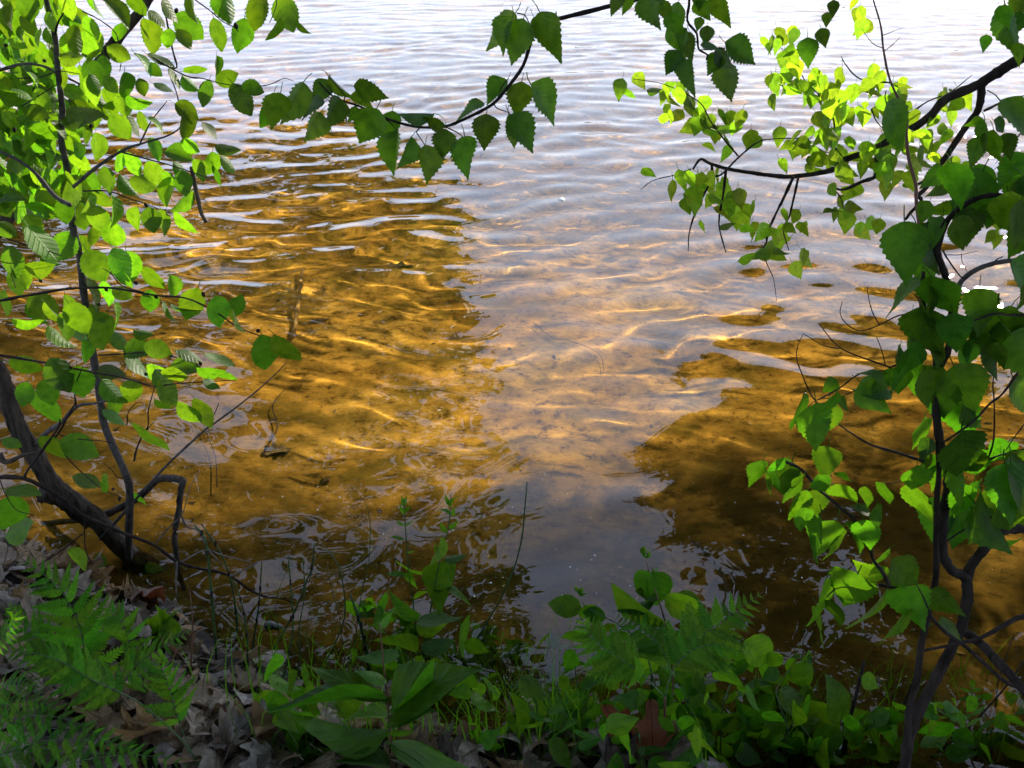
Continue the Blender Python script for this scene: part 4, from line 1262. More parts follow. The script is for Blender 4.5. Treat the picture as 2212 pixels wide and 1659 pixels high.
def oak_mesh(mat, seed, curl=1.0):
    rg_ = random.Random(seed)
    rows = 22
    v, f = [], []
    lob = rg_.uniform(3.2, 4.2)
    p0 = rg_.uniform(0, 1)
    bend, roll, tw = rg_.uniform(-.8, 1.1) * curl, rg_.uniform(-2.2, 3.6) * curl, rg_.uniform(-1.8, 1.8) * curl
    for i in range(rows + 1):
        t = i / rows
        env = .05 + .30 * sin(pi * min(1, t * 1.02) ** .85) ** .8
        if t > .97:
            env = .03
        a = 0.5 + 0.5 * sin(2 * pi * (lob * t + p0))
        for q in (-1, -.6, 0, .6, 1):
            side = a if q < 0 else 0.5 + 0.5 * sin(2 * pi * (lob * t + p0 + .12))
            w = env * (.60 + .48 * side)
            x = q * w if abs(q) == 1 else q * env * .75 if q else 0
            if abs(q) == .6:
                x = math.copysign(min(abs(x), w * .7), q)
            yy = t + (.05 * side if abs(q) == 1 else 0)
            z = -bend * (t - .4) ** 2 + roll * x * x * (.5 + t) + tw * x * (t - .3) + .02 * sin(9 * t + q * 3 + seed) + .05 * abs(x) * sin(13 * t + seed)
            v.append((x, yy - .45, z))
    for i in range(rows):
        for c in range(4):
            k = i * 5 + c
            f.append((k, k + 1, k + 6, k + 5))
    k = len(v)
    for (yy, zz) in ((-.62, .03), (-.45, v[2][2])):
        v += [(-.008, yy, zz), (.008, yy, zz), (0, yy, zz - .016)]
    for c in range(3):
        f.append((k + c, k + (c + 1) % 3, k + 3 + (c + 1) % 3, k + 3 + c))
    return mesh('oak_leaf', v, f, mat)


OAK = [oak_mesh(M_DEAD, s) for s in range(9)]
OAKT = [oak_mesh(M_TANLEAF, s + 40, .7) for s in range(3)]
OAKR = [oak_mesh(M_RUST, s + 60, 1.2) for s in range(3)]
OAKS = [oak_mesh(M_SUNK, s + 80, .5) for s in range(3)]


def ground_frame(x, y, rz, tilt):
    e = .03
    nrm = Vector((-(ground(x + e, y) - ground(x - e, y)) / (2 * e), -(ground(x, y + e) - ground(x, y - e)) / (2 * e), 1)).normalized()
    nrm = (nrm + Vector((rnd.uniform(-tilt, tilt), rnd.uniform(-tilt, tilt), 0))).normalized()
    yv = Vector((cos(rz), sin(rz), 0))
    yv = (yv - nrm * yv.dot(nrm)).normalized()
    xv = yv.cross(nrm)
    return Matrix((xv, yv, nrm)).transposed().to_4x4()


def lay(name, S, x, y, z, size, label, cat, group=None, tilt=.75, rz=None):
    M = Matrix.Translation((x, y, z)) @ ground_frame(x, y, rnd.uniform(0, 6.28) if rz is None else rz, tilt) @ Matrix.Diagonal((size, size, size, 1))
    o_ = link(name, rnd.choice(S), None, M)
    return tag(o_, label, cat, group)


cnt = 0
tries = 0
while cnt < 290 and tries < 6000:
    tries += 1
    px, py = rnd.uniform(-60, 2250), rnd.uniform(1180, 1690)
    p = pix_ground(px, py)
    g = ground(p.x, p.y)
    if g < .03:
        continue
    zone = ('among the dark ferns at the lower left' if px < 420 else 'on the bare bank below the rushes' if px < 640 else 'around the big-leaved herb' if px < 1010 else 'at the bottom centre before the small fern' if px < 1350 else 'under the plants at the bottom right')
    lay('dry_oak_leaf', OAK, p.x, p.y, g + rnd.uniform(.003, .03), rnd.uniform(.06, .125), 'dry oak leaf curled in the litter ' + zone, 'dead leaf', 'dead oak leaves littering the bank')
    cnt += 1
# the fine broken litter between them
lv, lf = [], []
_gx, _gy = np.meshgrid(np.linspace(-1.7, 1.7, 120), np.linspace(.3, 2.6, 90))
_gz = ground_np(_gx, _gy)
LZ = lambda x, y: float(_gz[int((y - .3) / 2.3 * 89 + .5), int((x + 1.7) / 3.4 * 119 + .5)])
for i in range(7000):
    px, py = rnd.uniform(-200, 2400), rnd.uniform(1150, 1850)
    d = ray(px, py)
    x, y = d.x / d.y * rnd.uniform(.6, 2.3), 0
    y = rnd.uniform(.35, 2.5)
    x = rnd.uniform(-1.6, 1.2) if y > 1.2 else rnd.uniform(-1.2, 1.2)
    g = LZ(x, y)
    if g < .025:
        continue
    a, s = rnd.uniform(0, 6.28), rnd.uniform(.006, .028)
    k = len(lv)
    c, s_ = cos(a) * s, sin(a) * s
    ww = rnd.uniform(.15, .6)
    z = g + rnd.uniform(.002, .012)
    lv += [(x - c, y - s_, z), (x + s_ * ww, y - c * ww, z + rnd.uniform(-.3, .8) * s), (x + c, y + s_, z + rnd.uniform(-.2, .8) * s), (x - s_ * ww, y + c * ww, z + rnd.uniform(-.3, .6) * s)]
    lf.append((k, k + 1, k + 2, k + 3))
tag(link('leaf_litter', mesh('leaf_litter', lv, lf, M_DEAD, False)), 'fine crumbled leaf litter on the bank', kind='stuff')


def stand_leaf(name, S, crop, b_, t_, w, label, cat='dead leaf', dY=0.0, lift=0):
    bp_ = crop(*b_)
    p = pix_ground(*bp_)
    Y = p.y + dY
    B, T = WY(*bp_, Y), WY(*crop(*t_), Y - .02)
    view = (Vector((0, 0, CAM_Z)) - B).normalized()
    M = orient(B, T, view, math.acos(max(.15, min(1, w / .65)))) @ Matrix.Translation((0, .5, 0))
    return tag(link(name, rnd.choice(S), None, M), label, cat)


stand_leaf('tan_oak_leaf', OAKT, cJ, (1310, 1270), (1090, 1110), .6, 'pale tan oak leaf propped upright behind the big herb leaf')
stand_leaf('tan_oak_leaf', OAKT, cJ, (1280, 1450), (1560, 1540), .5, 'light brown oak leaf lying flat beside the dark stump', dY=.0)
stand_leaf('rusty_oak_leaf', OAKR, cK, (1080, 1640), (1130, 1380), .6, 'rusty red lobed oak leaf standing at the bottom centre')
stand_leaf('rusty_oak_leaf', OAKR, cK, (960, 1600), (930, 1330), .4, 'dark russet oak leaf folded against the root stub')
stand_leaf('curled_oak_leaf', OAKR, cC, (900, 1190), (1140, 1080), .4, 'brown curled oak leaf caught at the foot of the sapling')
stand_leaf('rusty_oak_leaf', OAKR, cC, (790, 1060), (700, 980), .6, 'small rusty leaf scrap left of the sapling foot')

# ------------------------------------------------------------------ stumps at the very bottom
def stump(name, crop, x0, x1, ytop, label, lean_=0.0):
    c = crop((x0 + x1) / 2, 1690)
    p = pix_ground(*c)
    Y = p.y
    top = WY(*crop((x0 + x1) / 2, ytop), Y)
    rr = (WY(*crop(x1, ytop), Y).x - WY(*crop(x0, ytop), Y).x) / 2
    v, f = [], []
    S_ = 18
    H = top.z - p.z + .06
    for i in range(7):
        t_ = i / 6
        for k in range(S_):
            a = 2 * pi * k / S_
            r_ = rr * (1.25 - .3 * t_) * (1 + .12 * sin(a * 5 + 1) + rnd.uniform(-.05, .05))
            z = p.z - .06 + H * t_ * (1 if i < 6 else rnd.uniform(.72, 1.08))
            v.append((p.x + cos(a) * r_ + lean_ * t_, p.y + sin(a) * r_ * .8, z))
    for i in range(6):
        for k in range(S_):
            k2 = (k + 1) % S_
            f.append((i * S_ + k, i * S_ + k2, (i + 1) * S_ + k2, (i + 1) * S_ + k))
    kk = len(v)
    v.append((p.x + lean_, p.y, p.z - .06 + H * .7))
    for k in range(S_):
        f.append((6 * S_ + k, 6 * S_ + (k + 1) % S_, kk))
    return tag(link(name, mesh(name, v, f, M_DARKBARK)), label, 'stump')


stump('rotten_stump', cJ, 960, 1290, 1520, 'dark rotten stump under the drooping herb leaf at the bottom edge')
stump('root_stub', cK, 760, 960, 1430, 'small dark root stub at the bottom centre beside the rusty leaf')

# ------------------------------------------------------------------ ferns
def pinna_mesh(seed, pairs=13, mat=None):
    rg_ = random.Random(seed)
    v, f = [(-.008, 0, 0), (.008, 0, 0), (.003, .99, -.10), (-.003, .99, -.10)], [(0, 1, 2, 3)]
    droop = rg_.uniform(.05, .2)
    for i in range(pairs):
        t_ = (i + .6) / pairs
        w = .19 * (1 - t_ ** 1.6) * min(1, .55 + t_ * 3) + .012
        hb = .5 / pairs * 1.02
        for s in (-1, 1):
            k = len(v)
            zc = -droop * t_ * t_
            up = rg_.uniform(-.02, .03)
            ya = t_ + rg_.uniform(-.006, .006)
            fw = .03 + .25 * w
            v += [(0, ya - hb, zc), (s * w * .55, ya - hb * .95 + fw * .45, zc + up), (s * w, ya + fw, zc + up * .6 - .02), (s * w * .6, ya + hb * .85 + fw * .55, zc + up), (0, ya + hb, zc)]
            f.append((k, k + 1, k + 2, k + 3, k + 4) if s > 0 else (k + 4, k + 3, k + 2, k + 1, k))
    return mesh('pinna', v, f, mat or L_FERN, False)


PINNA = [pinna_mesh(s) for s in range(4)]
PINNB = [pinna_mesh(s + 9, 13, L_BRACKEN) for s in range(4)]


def frond(parent, crop, pts, Y0, Y1, base_len, n_pairs, start=.12, d0=9, fan=62, view_tilt=.35, side=(1, -1), kinds=None):
    P = []
    for i, q in enumerate(pts):
        P.append(WY(*crop(q[0], q[1]), Y0 + (Y1 - Y0) * i / (len(pts) - 1)))
    k = crop.k * 2212 / 2272 / FPX
    dep = P[0].y * CP - (P[0].z - CAM_Z) * SP
    rach = tube('frond', P, d0 * k * dep / 2, d0 * k * dep / 8, L_STEM, parent, sides=5, n=6, rough=.05)
    C = catmull(P, 12)
    L_ = base_len * k * dep
    for i in range(n_pairs):
        t_ = start + (1 - start) * (i + .3) / n_pairs
        u_ = t_ * (len(C) - 1)
        a = int(min(u_, len(C) - 2))
        c = C[a].lerp(C[a + 1], u_ - a)
        ax = (C[min(a + 2, len(C) - 1)] - C[max(a - 1, 0)]).normalized()
        view = (Vector((0, 0, CAM_Z)) - c).normalized()
        nz_ = (view * .75 + Vector((0, 0, .65)) + Vector((rnd.uniform(-.2, .2), 0, 0))).normalized()
        nz_ = (nz_ - ax * nz_.dot(ax)).normalized()
        sd = ax.cross(nz_)
        q = (t_ - start) / (1 - start)
        ln = L_ * (1 - q) ** .85 * min(1, .7 + 1.6 * q) + L_ * .05
        for s in side:
            an = radians(fan + rnd.uniform(-7, 7) - 12 * q)
            d = (ax * cos(an) + sd * sin(an) * s - nz_ * rnd.uniform(.0, .3)).normalized()
            link('pinna', rnd.choice(kinds or PINNA), rach, orient(c, c + d * ln * rnd.uniform(.9, 1.08), nz_, rnd.uniform(-.3, .3)))
    return rach


f1 = thing('fern', pix_ground(*cDD(720, 1270)), 'tall fern with one broad upright frond at the lower left', 'fern')
yb = f1.location.y
frond(f1, cDD, [(700, 1270), (640, 980), (590, 820), (540, 620), (430, 420), (300, 300), (170, 200)], yb, yb - .02, 400, 15, .1, 12)
frond(f1, cDD, [(720, 1270), (850, 900), (900, 800), (860, 650), (780, 560), (690, 430)], yb, yb, 230, 12, .25, 8)
frond(f1, cDD, [(740, 1270), (880, 1040), (1000, 900), (1180, 780), (1340, 690)], yb - .02, yb - .05, 250, 13, .2, 8)
frond(f1, cDD, [(690, 1260), (560, 1000), (380, 800), (160, 660), (50, 520)], yb - .01, yb - .03, 300, 13, .2, 8)
f2 = thing('fern', pix_ground(*cDD(1420, 1690)), 'fern frond arching left on a long pale stalk at the lower left', 'fern')
yb = f2.location.y
frond(f2, cDD, [(1420, 1660), (1250, 1440), (1000, 1220), (820, 1120), (640, 1040), (480, 940), (340, 880), (150, 845), (-40, 840)], yb, 1.12, 270, 18, .35, 14)
frond(f2, cDD, [(1400, 1680), (1260, 1350), (1200, 1150), (1150, 1000), (1100, 880)], yb, yb, 240, 12, .25, 9)
f3 = thing('fern', pix_ground(-40, 1640), 'low clump of dark blue-green fern fronds in the bottom left corner', 'fern')
for pts, ln in [([(-200, 1580), (60, 1350), (300, 1290), (600, 1370), (830, 1560)], 240), ([(-200, 1640), (250, 1480), (600, 1460), (850, 1500), (1050, 1600)], 230), ([(-150, 1400), (0, 1230), (200, 1180), (420, 1250)], 200),
                ([(200, 1720), (600, 1600), (1000, 1570), (1350, 1650)], 230), ([(-200, 1720), (50, 1560), (300, 1560), (560, 1640)], 220), ([(-150, 1300), (0, 1120), (160, 1050), (300, 1130)], 180), ([(-120, 900), (0, 760), (100, 620), (60, 500)], 170)]:
    frond(f3, cDD, pts, 1.0, .98, ln, 13, .08, 9)
f4 = thing('bracken', pix_ground(*cK(1190, 1690)), 'broad bracken fern with a three-part blade right of the bottom centre', 'fern')
yb = f4.location.y + .03
tube('stalk', [WY(*cK(1190, 1700), yb), WY(*cK(1185, 1400), yb), WY(*cK(1185, 1160), yb)], .003, .0025, M_REDSTEM, f4, sides=6)
frond(f4, cK, [(1185, 1160), (1250, 960), (1400, 790), (1540, 660), (1700, 550), (1870, 430)], yb, yb + .12, 380, 15, .22, 10, kinds=PINNB)
frond(f4, cK, [(1185, 1160), (1000, 980), (850, 880), (720, 790), (640, 700), (600, 600)], yb, yb + .08, 300, 14, .2, 10, kinds=PINNB)
frond(f4, cK, [(1230, 1000), (1180, 850), (1080, 740), (950, 640), (840, 590)], yb + .03, yb + .15, 300, 13, .1, 8, kinds=PINNB)
frond(f4, cK, [(1250, 960), (1350, 850), (1480, 800), (1650, 800), (1800, 860)], yb + .02, yb + .06, 250, 12, .1, 8, kinds=PINNB)
frond(f4, cK, [(1000, 980), (850, 960), (720, 980), (620, 1000)], yb + .02, yb + .06, 200, 10, .05, 8, kinds=PINNB)
frond(f4, cK, [(1540, 660), (1480, 600), (1400, 540)], yb + .08, yb + .14, 130, 8, .05, 6, kinds=PINNB)
f5 = thing('fern', pix_ground(*cK(600, 1500)), 'small fern with a drooping pale-lit frond at the bottom centre', 'fern')
yb = f5.location.y
frond(f5, cK, [(620, 1480), (600, 1360), (520, 1300), (400, 1260), (230, 1240), (60, 1270)], yb, yb + .05, 260, 14, .15, 9)
frond(f5, cK, [(620, 1480), (520, 1330), (380, 1200), (200, 1100), (60, 1060)], yb + .02, yb + .1, 230, 13, .2, 8)
frond(f5, cK, [(620, 1480), (640, 1320), (600, 1200), (520, 1080)], yb + .02, yb + .05, 200, 11, .2, 8)
f6 = thing('fern', pix_ground(*cK(250, 1700)), 'tip of a small fern frond at the bottom edge', 'fern')
frond(f6, cK, [(80, 1720), (200, 1640), (330, 1630), (450, 1680)], f6.location.y, f6.location.y, 110, 11, .05, 8)

# ------------------------------------------------------------------ rushes: smooth upright stems at the water's edge
for i, (crop, pts, d, lab) in enumerate([
    (cC, [(1520, 1640), (1490, 1250), (1460, 930), (1430, 760), (1360, 680)], 20, 'leftmost tall green rush bending at its tip over the shallows'),
    (cC, [(1655, 1520), (1660, 1350), (1620, 1080), (1540, 860), (1410, 670)], 17, 'long rush leaning left beside the leftmost one'),
    (cC, [(1740, 1700), (1730, 1450), (1700, 1250), (1635, 1060)], 15, 'short curved rush between two taller ones on the left shore'),
    (cC, [(1760, 1600), (1800, 1350), (1820, 1180), (1835, 940)], 15, 'straight rush with a cut-off top rising behind the bare twig'),
    (cJ, [(80, 1060), (120, 900), (160, 650), (145, 420), (125, 170)], 14, 'upright rush standing inside the grassy seed head'),
    (cJ, [(-20, 900), (60, 760), (170, 560), (240, 380), (290, 250), (310, 80)], 16, 'slanting dark rush crossing the other rushes left of centre'),
    (cJ, [(300, 1060), (420, 850), (520, 600), (500, 320), (440, 180), (380, 110)], 12, 'slender rush arching left at its yellowish tip'),
    (cJ, [(700, 1200), (690, 1000), (670, 860), (630, 660), (560, 440)], 22, 'thick dark rush leaning left near the centre plants'),
    (cJ, [(725, 1200), (690, 900), (650, 700), (600, 530)], 16, 'thinner rush pressed against the thick dark one'),
    (cJ, [(560, 1100), (590, 800), (640, 430), (690, 200), (700, 0), (690, -120), (660, -230)], 7, 'hair-thin grass stalk curving up over the dark shallows'),
    (cJ, [(1310, 1050), (1400, 850), (1480, 700), (1600, 500), (1700, 280), (1760, 60), (1780, -120), (1800, -350)], 15, 'tall dark stalk slanting right in front of the sky reflection'),
    (cJ, [(150, 1100), (210, 900), (200, 700), (240, 420), (225, 180)], 11, 'thin rush with a dry pale tip near the seed head'),
    (cK, [(1075, 1370), (1085, 1200), (1095, 1000), (1120, 720)], 20, 'stout hollow stalk standing upright in front of the bracken'),
    (cDD, [(1330, 1100), (1350, 700), (1345, 550), (1330, 410)], 13, 'reddish thin stalk beside the pale leaf litter'),
    (cDD, [(1240, 1500), (1185, 1200), (1190, 1000), (1220, 880), (1270, 790)], 15, 'dark bowed stalk left of the reddish one'),
    (cI, [(1050, 1480), (1090, 1200), (1150, 960), (1195, 770)], 32, 'thick dark dead stalk standing in the water at the lower right'),
    (cI, [(1290, 1290), (1440, 1050), (1500, 920), (1550, 780)], 18, 'slanting dark stick leaning right against the forked stem'),
    (cI, [(1600, 1450), (1850, 1200), (2060, 970), (2230, 740)], 16, 'long thin stick slanting across the bottom right corner'),
    (cI, [(2000, 1150), (2060, 850), (2150, 590)], 9, 'thin green stalk upright in the bottom right corner'),
]):
    p0 = pix_ground(*crop(*pts[0]))
    r_ = Plant('rush' if i < 12 else 'dead_stalk' if i > 12 else 'hollow_stalk', lab, 'stalk', p0)
    r_.stem('stem', crop, pts, p0.y, p0.y + .03, d, d * .6, L_RUSH if i < 13 else M_BIRCH if i > 14 else M_REDSTEM, rough=.06, sides=7, n=5)
    if 'rush' in lab and d > 12 and i < 9:
        for q in (.35, .6, .82):
            C = r_.st[0][1]
            (xx, yy), YY = C[int(q * (len(C) - 1))]
            v_, f_ = tube_data([WY(xx, yy + 5, YY), WY(xx, yy - 5, YY)], d * crop.k * .5 / FPX * YY * 1.35, d * crop.k * .5 / FPX * YY * 1.3, 7, 1, .02)
            link('joint', mesh('joint', v_, f_, M_TWIG), r_.st[0][0])

# ------------------------------------------------------------------ grass seed heads and blades
for (x0, y0, xt, yt, base, lab) in [(40, 480, 140, 210, (30, 900), 'fine pale grass seed head over the dark shallows on the left'), (250, 720, 290, 480, (200, 1050), 'smaller drooping grass seed head right of the first'),
                                    (410, 330, 400, 235, (520, 900), 'tiny faint grass seed head left of the tall herbs'), (970, 160, 980, 80, (1000, 700), 'little airy grass seed head behind the tall herbs')]:
    p0 = pix_ground(*cJ(*base))
    g_ = Plant('seed_grass', lab, 'grass', p0)
    g_.o['kind'] = 'thing'
    g_.stem('stem', cJ, [base, ((base[0] + x0) / 2 + 20, (base[1] + y0) / 2), (x0, y0), (xt, yt)], p0.y, p0.y, 7, 3, L_STEM, rough=.03, sides=5)
    v, f = [], []
    hgt = abs(y0 - yt)
    for i in range(90 if hgt > 150 else 34):
        q = rnd.random()
        cx_, cy_ = x0 + (xt - x0) * q, y0 + (yt - y0) * q
        wd = hgt * .42 * (1 - q * .7)
        ex, ey = cx_ + rnd.gauss(0, 1) * wd * .55, cy_ + rnd.uniform(-.35, .15) * wd
        A, B = WY(*cJ(cx_, cy_), p0.y), WY(*cJ(ex, ey), p0.y + rnd.uniform(-.02, .02))
        d = (B - A)
        sd = d.cross(Vector((0, 1, 0))).normalized() * .0003
        k = len(v)
        v += [A - sd, A + sd, B + sd, B - sd]
        f.append((k, k + 1, k + 2, k + 3))
        e = d.normalized() if d.length > 1e-6 else Vector((0, 0, 1))
        s2 = e.cross(Vector((rnd.uniform(-1, 1), 1, rnd.uniform(-1, 1)))).normalized() * .0011
        k = len(v)
        v += [B, B + e * .002 + s2, B + e * .0045, B + e * .002 - s2]
        f.append((k, k + 1, k + 2, k + 3))
    link('seed_head', mesh('seed_head', v, f, plain_mat('grass_seed', (.28, .26, .12), .7, .2, 30), False), g_.o)

bv, bf = [], []
for i in range(760):
    if i < 520:
        px, py = rnd.gauss(1020, 240), rnd.uniform(1420, 1640)
    else:
        px, py = rnd.uniform(1500, 2250), rnd.uniform(1480, 1680)
    p = pix_ground(px, py)
    if ground(p.x, p.y) < -.12:
        continue
    h, ln_ = rnd.uniform(.06, .3), rnd.uniform(-.1, .1)
    w = rnd.uniform(.0007, .0019)
    k = len(bv)
    ay = rnd.uniform(-.04, .04)
    for t_ in (0, .4, .75, 1):
        c = Vector((p.x + ln_ * t_ * t_, p.y + ay * t_ * t_, p.z - .01 + h * (t_ - .25 * t_ * t_)))
        bv += [c + Vector((-w * (1.02 - t_), 0, 0)), c + Vector((w * (1.02 - t_), 0, 0))]
    for q in range(3):
        bf.append((k + q * 2, k + q * 2 + 1, k + q * 2 + 3, k + q * 2 + 2))
tag(link('grass', mesh('grass', bv, bf, L_HERB)), 'thin grass blades growing along the water edge', kind='stuff')

# ------------------------------------------------------------------ herbs and shrubs on the bank
h1 = Plant('tall_herb', 'tall slender herb with narrow leaves standing left of the sky reflection', 'plant', pix_ground(*cJ(1060, 1000)))
yb = h1.o.location.y
h1.stem('stem', cJ, [(1040, 1000), (1035, 880), (1030, 800), (1000, 500), (970, 300), (950, 20), (940, -150), (935, -230)], yb, yb + .03, 13, 6, L_STEM, rough=.04)
for r in [(990, 285, 1010, 425, .45), (1095, 295, 870, 272, .15), (950, 60, 830, 20, .2), (960, 150, 1010, 140, .3), (945, -40, 870, -70, .25), (945, -40, 1000, -80, .25), (940, -120, 900, -190, .3), (938, -130, 985, -190, .3), (935, -170, 920, -250, .3), (935, -170, 955, -250, .3), (970, 320, 820, 270, .2), (1000, 480, 1100, 380, .2)]:
    h1.leaf(LS_OVATE if r[4] > .4 else LS_LANCE, cJ, *r[:4], r[4], jit=.01)
h2 = Plant('tall_herb', 'taller of the two slender herbs, broad leaves clasping its stem', 'plant', pix_ground(*cJ(1060, 1010)))
yb = h2.o.location.y
h2.stem('stem', cJ, [(1050, 1000), (1070, 870), (1100, 700), (1140, 450), (1190, 200), (1240, 0), (1260, -130), (1265, -260)], yb - .01, yb + .02, 14, 7, L_STEM, rough=.04)
for r in [(1205, 40, 1150, 245, .4), (1225, 205, 1125, 495, .45), (1160, 405, 1415, 442, .2), (1215, 180, 1372, 212, .25), (1240, 0, 1180, -60, .4), (1245, -30, 1330, -60, .35), (1255, -120, 1200, -170, .4), (1258, -120, 1310, -175, .4), (1262, -180, 1235, -270, .35), (1262, -180, 1290, -270, .35), (1200, 150, 1140, 90, .3), (1120, 600, 1240, 560, .2)]:
    h2.leaf(LS_OVATE, cJ, *r[:4], r[4], jit=.01)
h3 = Plant('big_leaf_herb', 'foreground herb with large drooping leaves at the bottom left of centre', 'plant', pix_ground(*cJ(840, 1690)))
yb = h3.o.location.y
h3.stem('stem', cJ, [(830, 1720), (840, 1500), (830, 1300), (800, 1000), (770, 690), (760, 640)], yb, yb + .05, 20, 7, M_REDSTEM, rough=.05)
for r, S in [((800, 1190, 20, 1115, .15), LS_OVATE), ((845, 1290, 1230, 860, .34), LS_OVATE), ((850, 1250, 1180, 980, .3), LS_OVATE), ((840, 1330, 1130, 1190, .3), LS_OVATE), ((815, 1060, 610, 945, .35), LS_OVATE), ((820, 1180, 250, 955, .2), LS_LANCE), ((830, 1385, 20, 1430, .18), LS_OVATE), ((820, 1600, 270, 1430, .25), LS_OVATE), ((850, 1490, 1580, 1630, .22), LS_OVATE),
             ((1050, 590, 800, 480, .35), LS_OVATE), ((760, 655, 930, 550, .35), LS_OVATE), ((1030, 630, 1350, 665, .3), LS_OVATE), ((1020, 850, 750, 655, .3), LS_OVATE), ((900, 880, 620, 935, .35), LS_OVATE), ((840, 1650, 480, 1560, .4), LS_OVATE), ((830, 1650, 80, 1640, .3), LS_OVATE),
             ((830, 1300, 510, 1240, .3), LS_OVATE), ((830, 1420, 1010, 1370, .3), LS_OVATE), ((840, 1560, 960, 1640, .5), LS_OVATE)]:
    h3.leaf(S, cJ, *r[:4], r[4], jit=.04, dY=0 if r[1] > 1000 else .25)
h3b = Plant('low_herb', 'yellow-green spotted young leaves at the left edge of the big herb', 'plant', pix_ground(*cJ(200, 1620)))
yb = h3b.o.location.y
h3b.stem('stem', cJ, [(190, 1640), (180, 1500), (120, 1380), (60, 1250)], yb, yb, 10, 5, L_STEM)
for r in [(60, 1240, 130, 1400, .5), (150, 1420, 185, 1560, .35), (30, 1220, 0, 1360, .4), (180, 1560, 330, 1500, .4), (180, 1600, 80, 1660, .5)]:
    h3b.leaf(LS_OVATE, cJ, *r[:4], r[4], jit=.01)
h4 = Plant('lily_shoot', 'upright folded broad leaf shoot among the dead leaves on the left', 'plant', pix_ground(*cDD(1120, 790)))
yb = h4.o.location.y
h4.stem('stem', cDD, [(1120, 800), (1130, 700), (1140, 600)], yb, yb, 20, 10, L_STEM)
for r in [(1110, 790, 1160, 500, .28), (1170, 790, 1180, 570, .38), (1095, 790, 1105, 560, .25)]:
    h4.leaf(LS_OVATE, cDD, *r[:4], r[4], jit=.0)

# twining vine with many small leaves
vine = Plant('ground_vine', 'low twining vine of small pale-edged leaves along the centre water edge', 'vine', pix_ground(*cJ(1500, 1100)))
yb = vine.o.location.y + .05
for pts in [[(600, 560), (760, 540), (900, 600), (960, 700), (980, 860)], [(980, 900), (1150, 860), (1380, 850), (1600, 900), (1800, 960), (2000, 960), (2200, 1000)], [(1100, 1080), (1350, 1000), (1550, 1000), (1750, 1060), (1900, 1050)], [(700, 560), (640, 700), (680, 820)], [(1350, 720), (1450, 700), (1520, 800)],
            [(2100, 1000), (2250, 1060), (2400, 1100), (2500, 1180)]]:
    vine.stem('stem', cJ, pts, yb, yb + .03, 7, 4, L_STEM, n=4, sides=5)
for cx, cy, rx, ry, k in [(680, 550, 90, 40, 8), (880, 640, 120, 60, 12), (960, 780, 60, 70, 8), (1450, 960, 180, 70, 22), (1750, 960, 180, 60, 22), (2050, 980, 130, 60, 14), (1250, 1040, 150, 60, 12), (1500, 780, 70, 70, 8), (1600, 1080, 160, 50, 14), (2300, 1080, 150, 70, 12), (1100, 900, 110, 40, 8)]:
    for i in range(k):
        vine.cleaf(LS_HEART if rnd.random() < .4 else LS_OVS, cJ, cx + rnd.gauss(0, .5) * rx, cy + rnd.gauss(0, .5) * ry, rnd.uniform(85, 165), rnd.gauss(70, 50), jit=.04)
vine.leaf(LS_OVAL, cJ, 1500, 840, 1510, 680, .7)

dog = Plant('dogwood_shrub', 'shrub with large smooth leaves and green buds rising right of centre', 'shrub', pix_ground(*cK(1230, 1500)))
yb = dog.o.location.y + .04
dog.stem('stem', cK, [(1230, 1500), (1240, 1000), (1190, 650), (1140, 480), (1100, 350), (1050, 200)], yb, yb + .1, 14, 7, M_REDSTEM)
dog.stem('stem', cK, [(1230, 1500), (1050, 850), (930, 700), (800, 620), (640, 530), (590, 460)], yb, yb + .1, 13, 5, L_STEM)
for r in [(600, 540, 365, 500, .95), (770, 610, 600, 560, .9), (1095, 300, 935, 460, .75), (1100, 285, 1190, 570, .65), (1190, 450, 1470, 560, .6), (1115, 480, 815, 525, .25), (1180, 650, 795, 525, .3), (620, 520, 700, 650, .7), (640, 700, 480, 830, .45), (720, 680, 860, 700, .5), (1090, 350, 1160, 270, .4), (920, 710, 760, 800, .5), (1130, 470, 1000, 400, .5)]:
    dog.leaf(LS_OVAL, cK, *r[:4], r[4], jit=.02)
for bx, by in [(1045, 175), (1035, 150), (1060, 190), (595, 455), (585, 430), (1090, 310)]:
    for k in range(6):
        a = rnd.uniform(-2.6, -.5)
        dog.leaf(LS_LANCE, cK, bx, by, bx + cos(a) * 50, by + sin(a) * 50, .25, jit=.005)

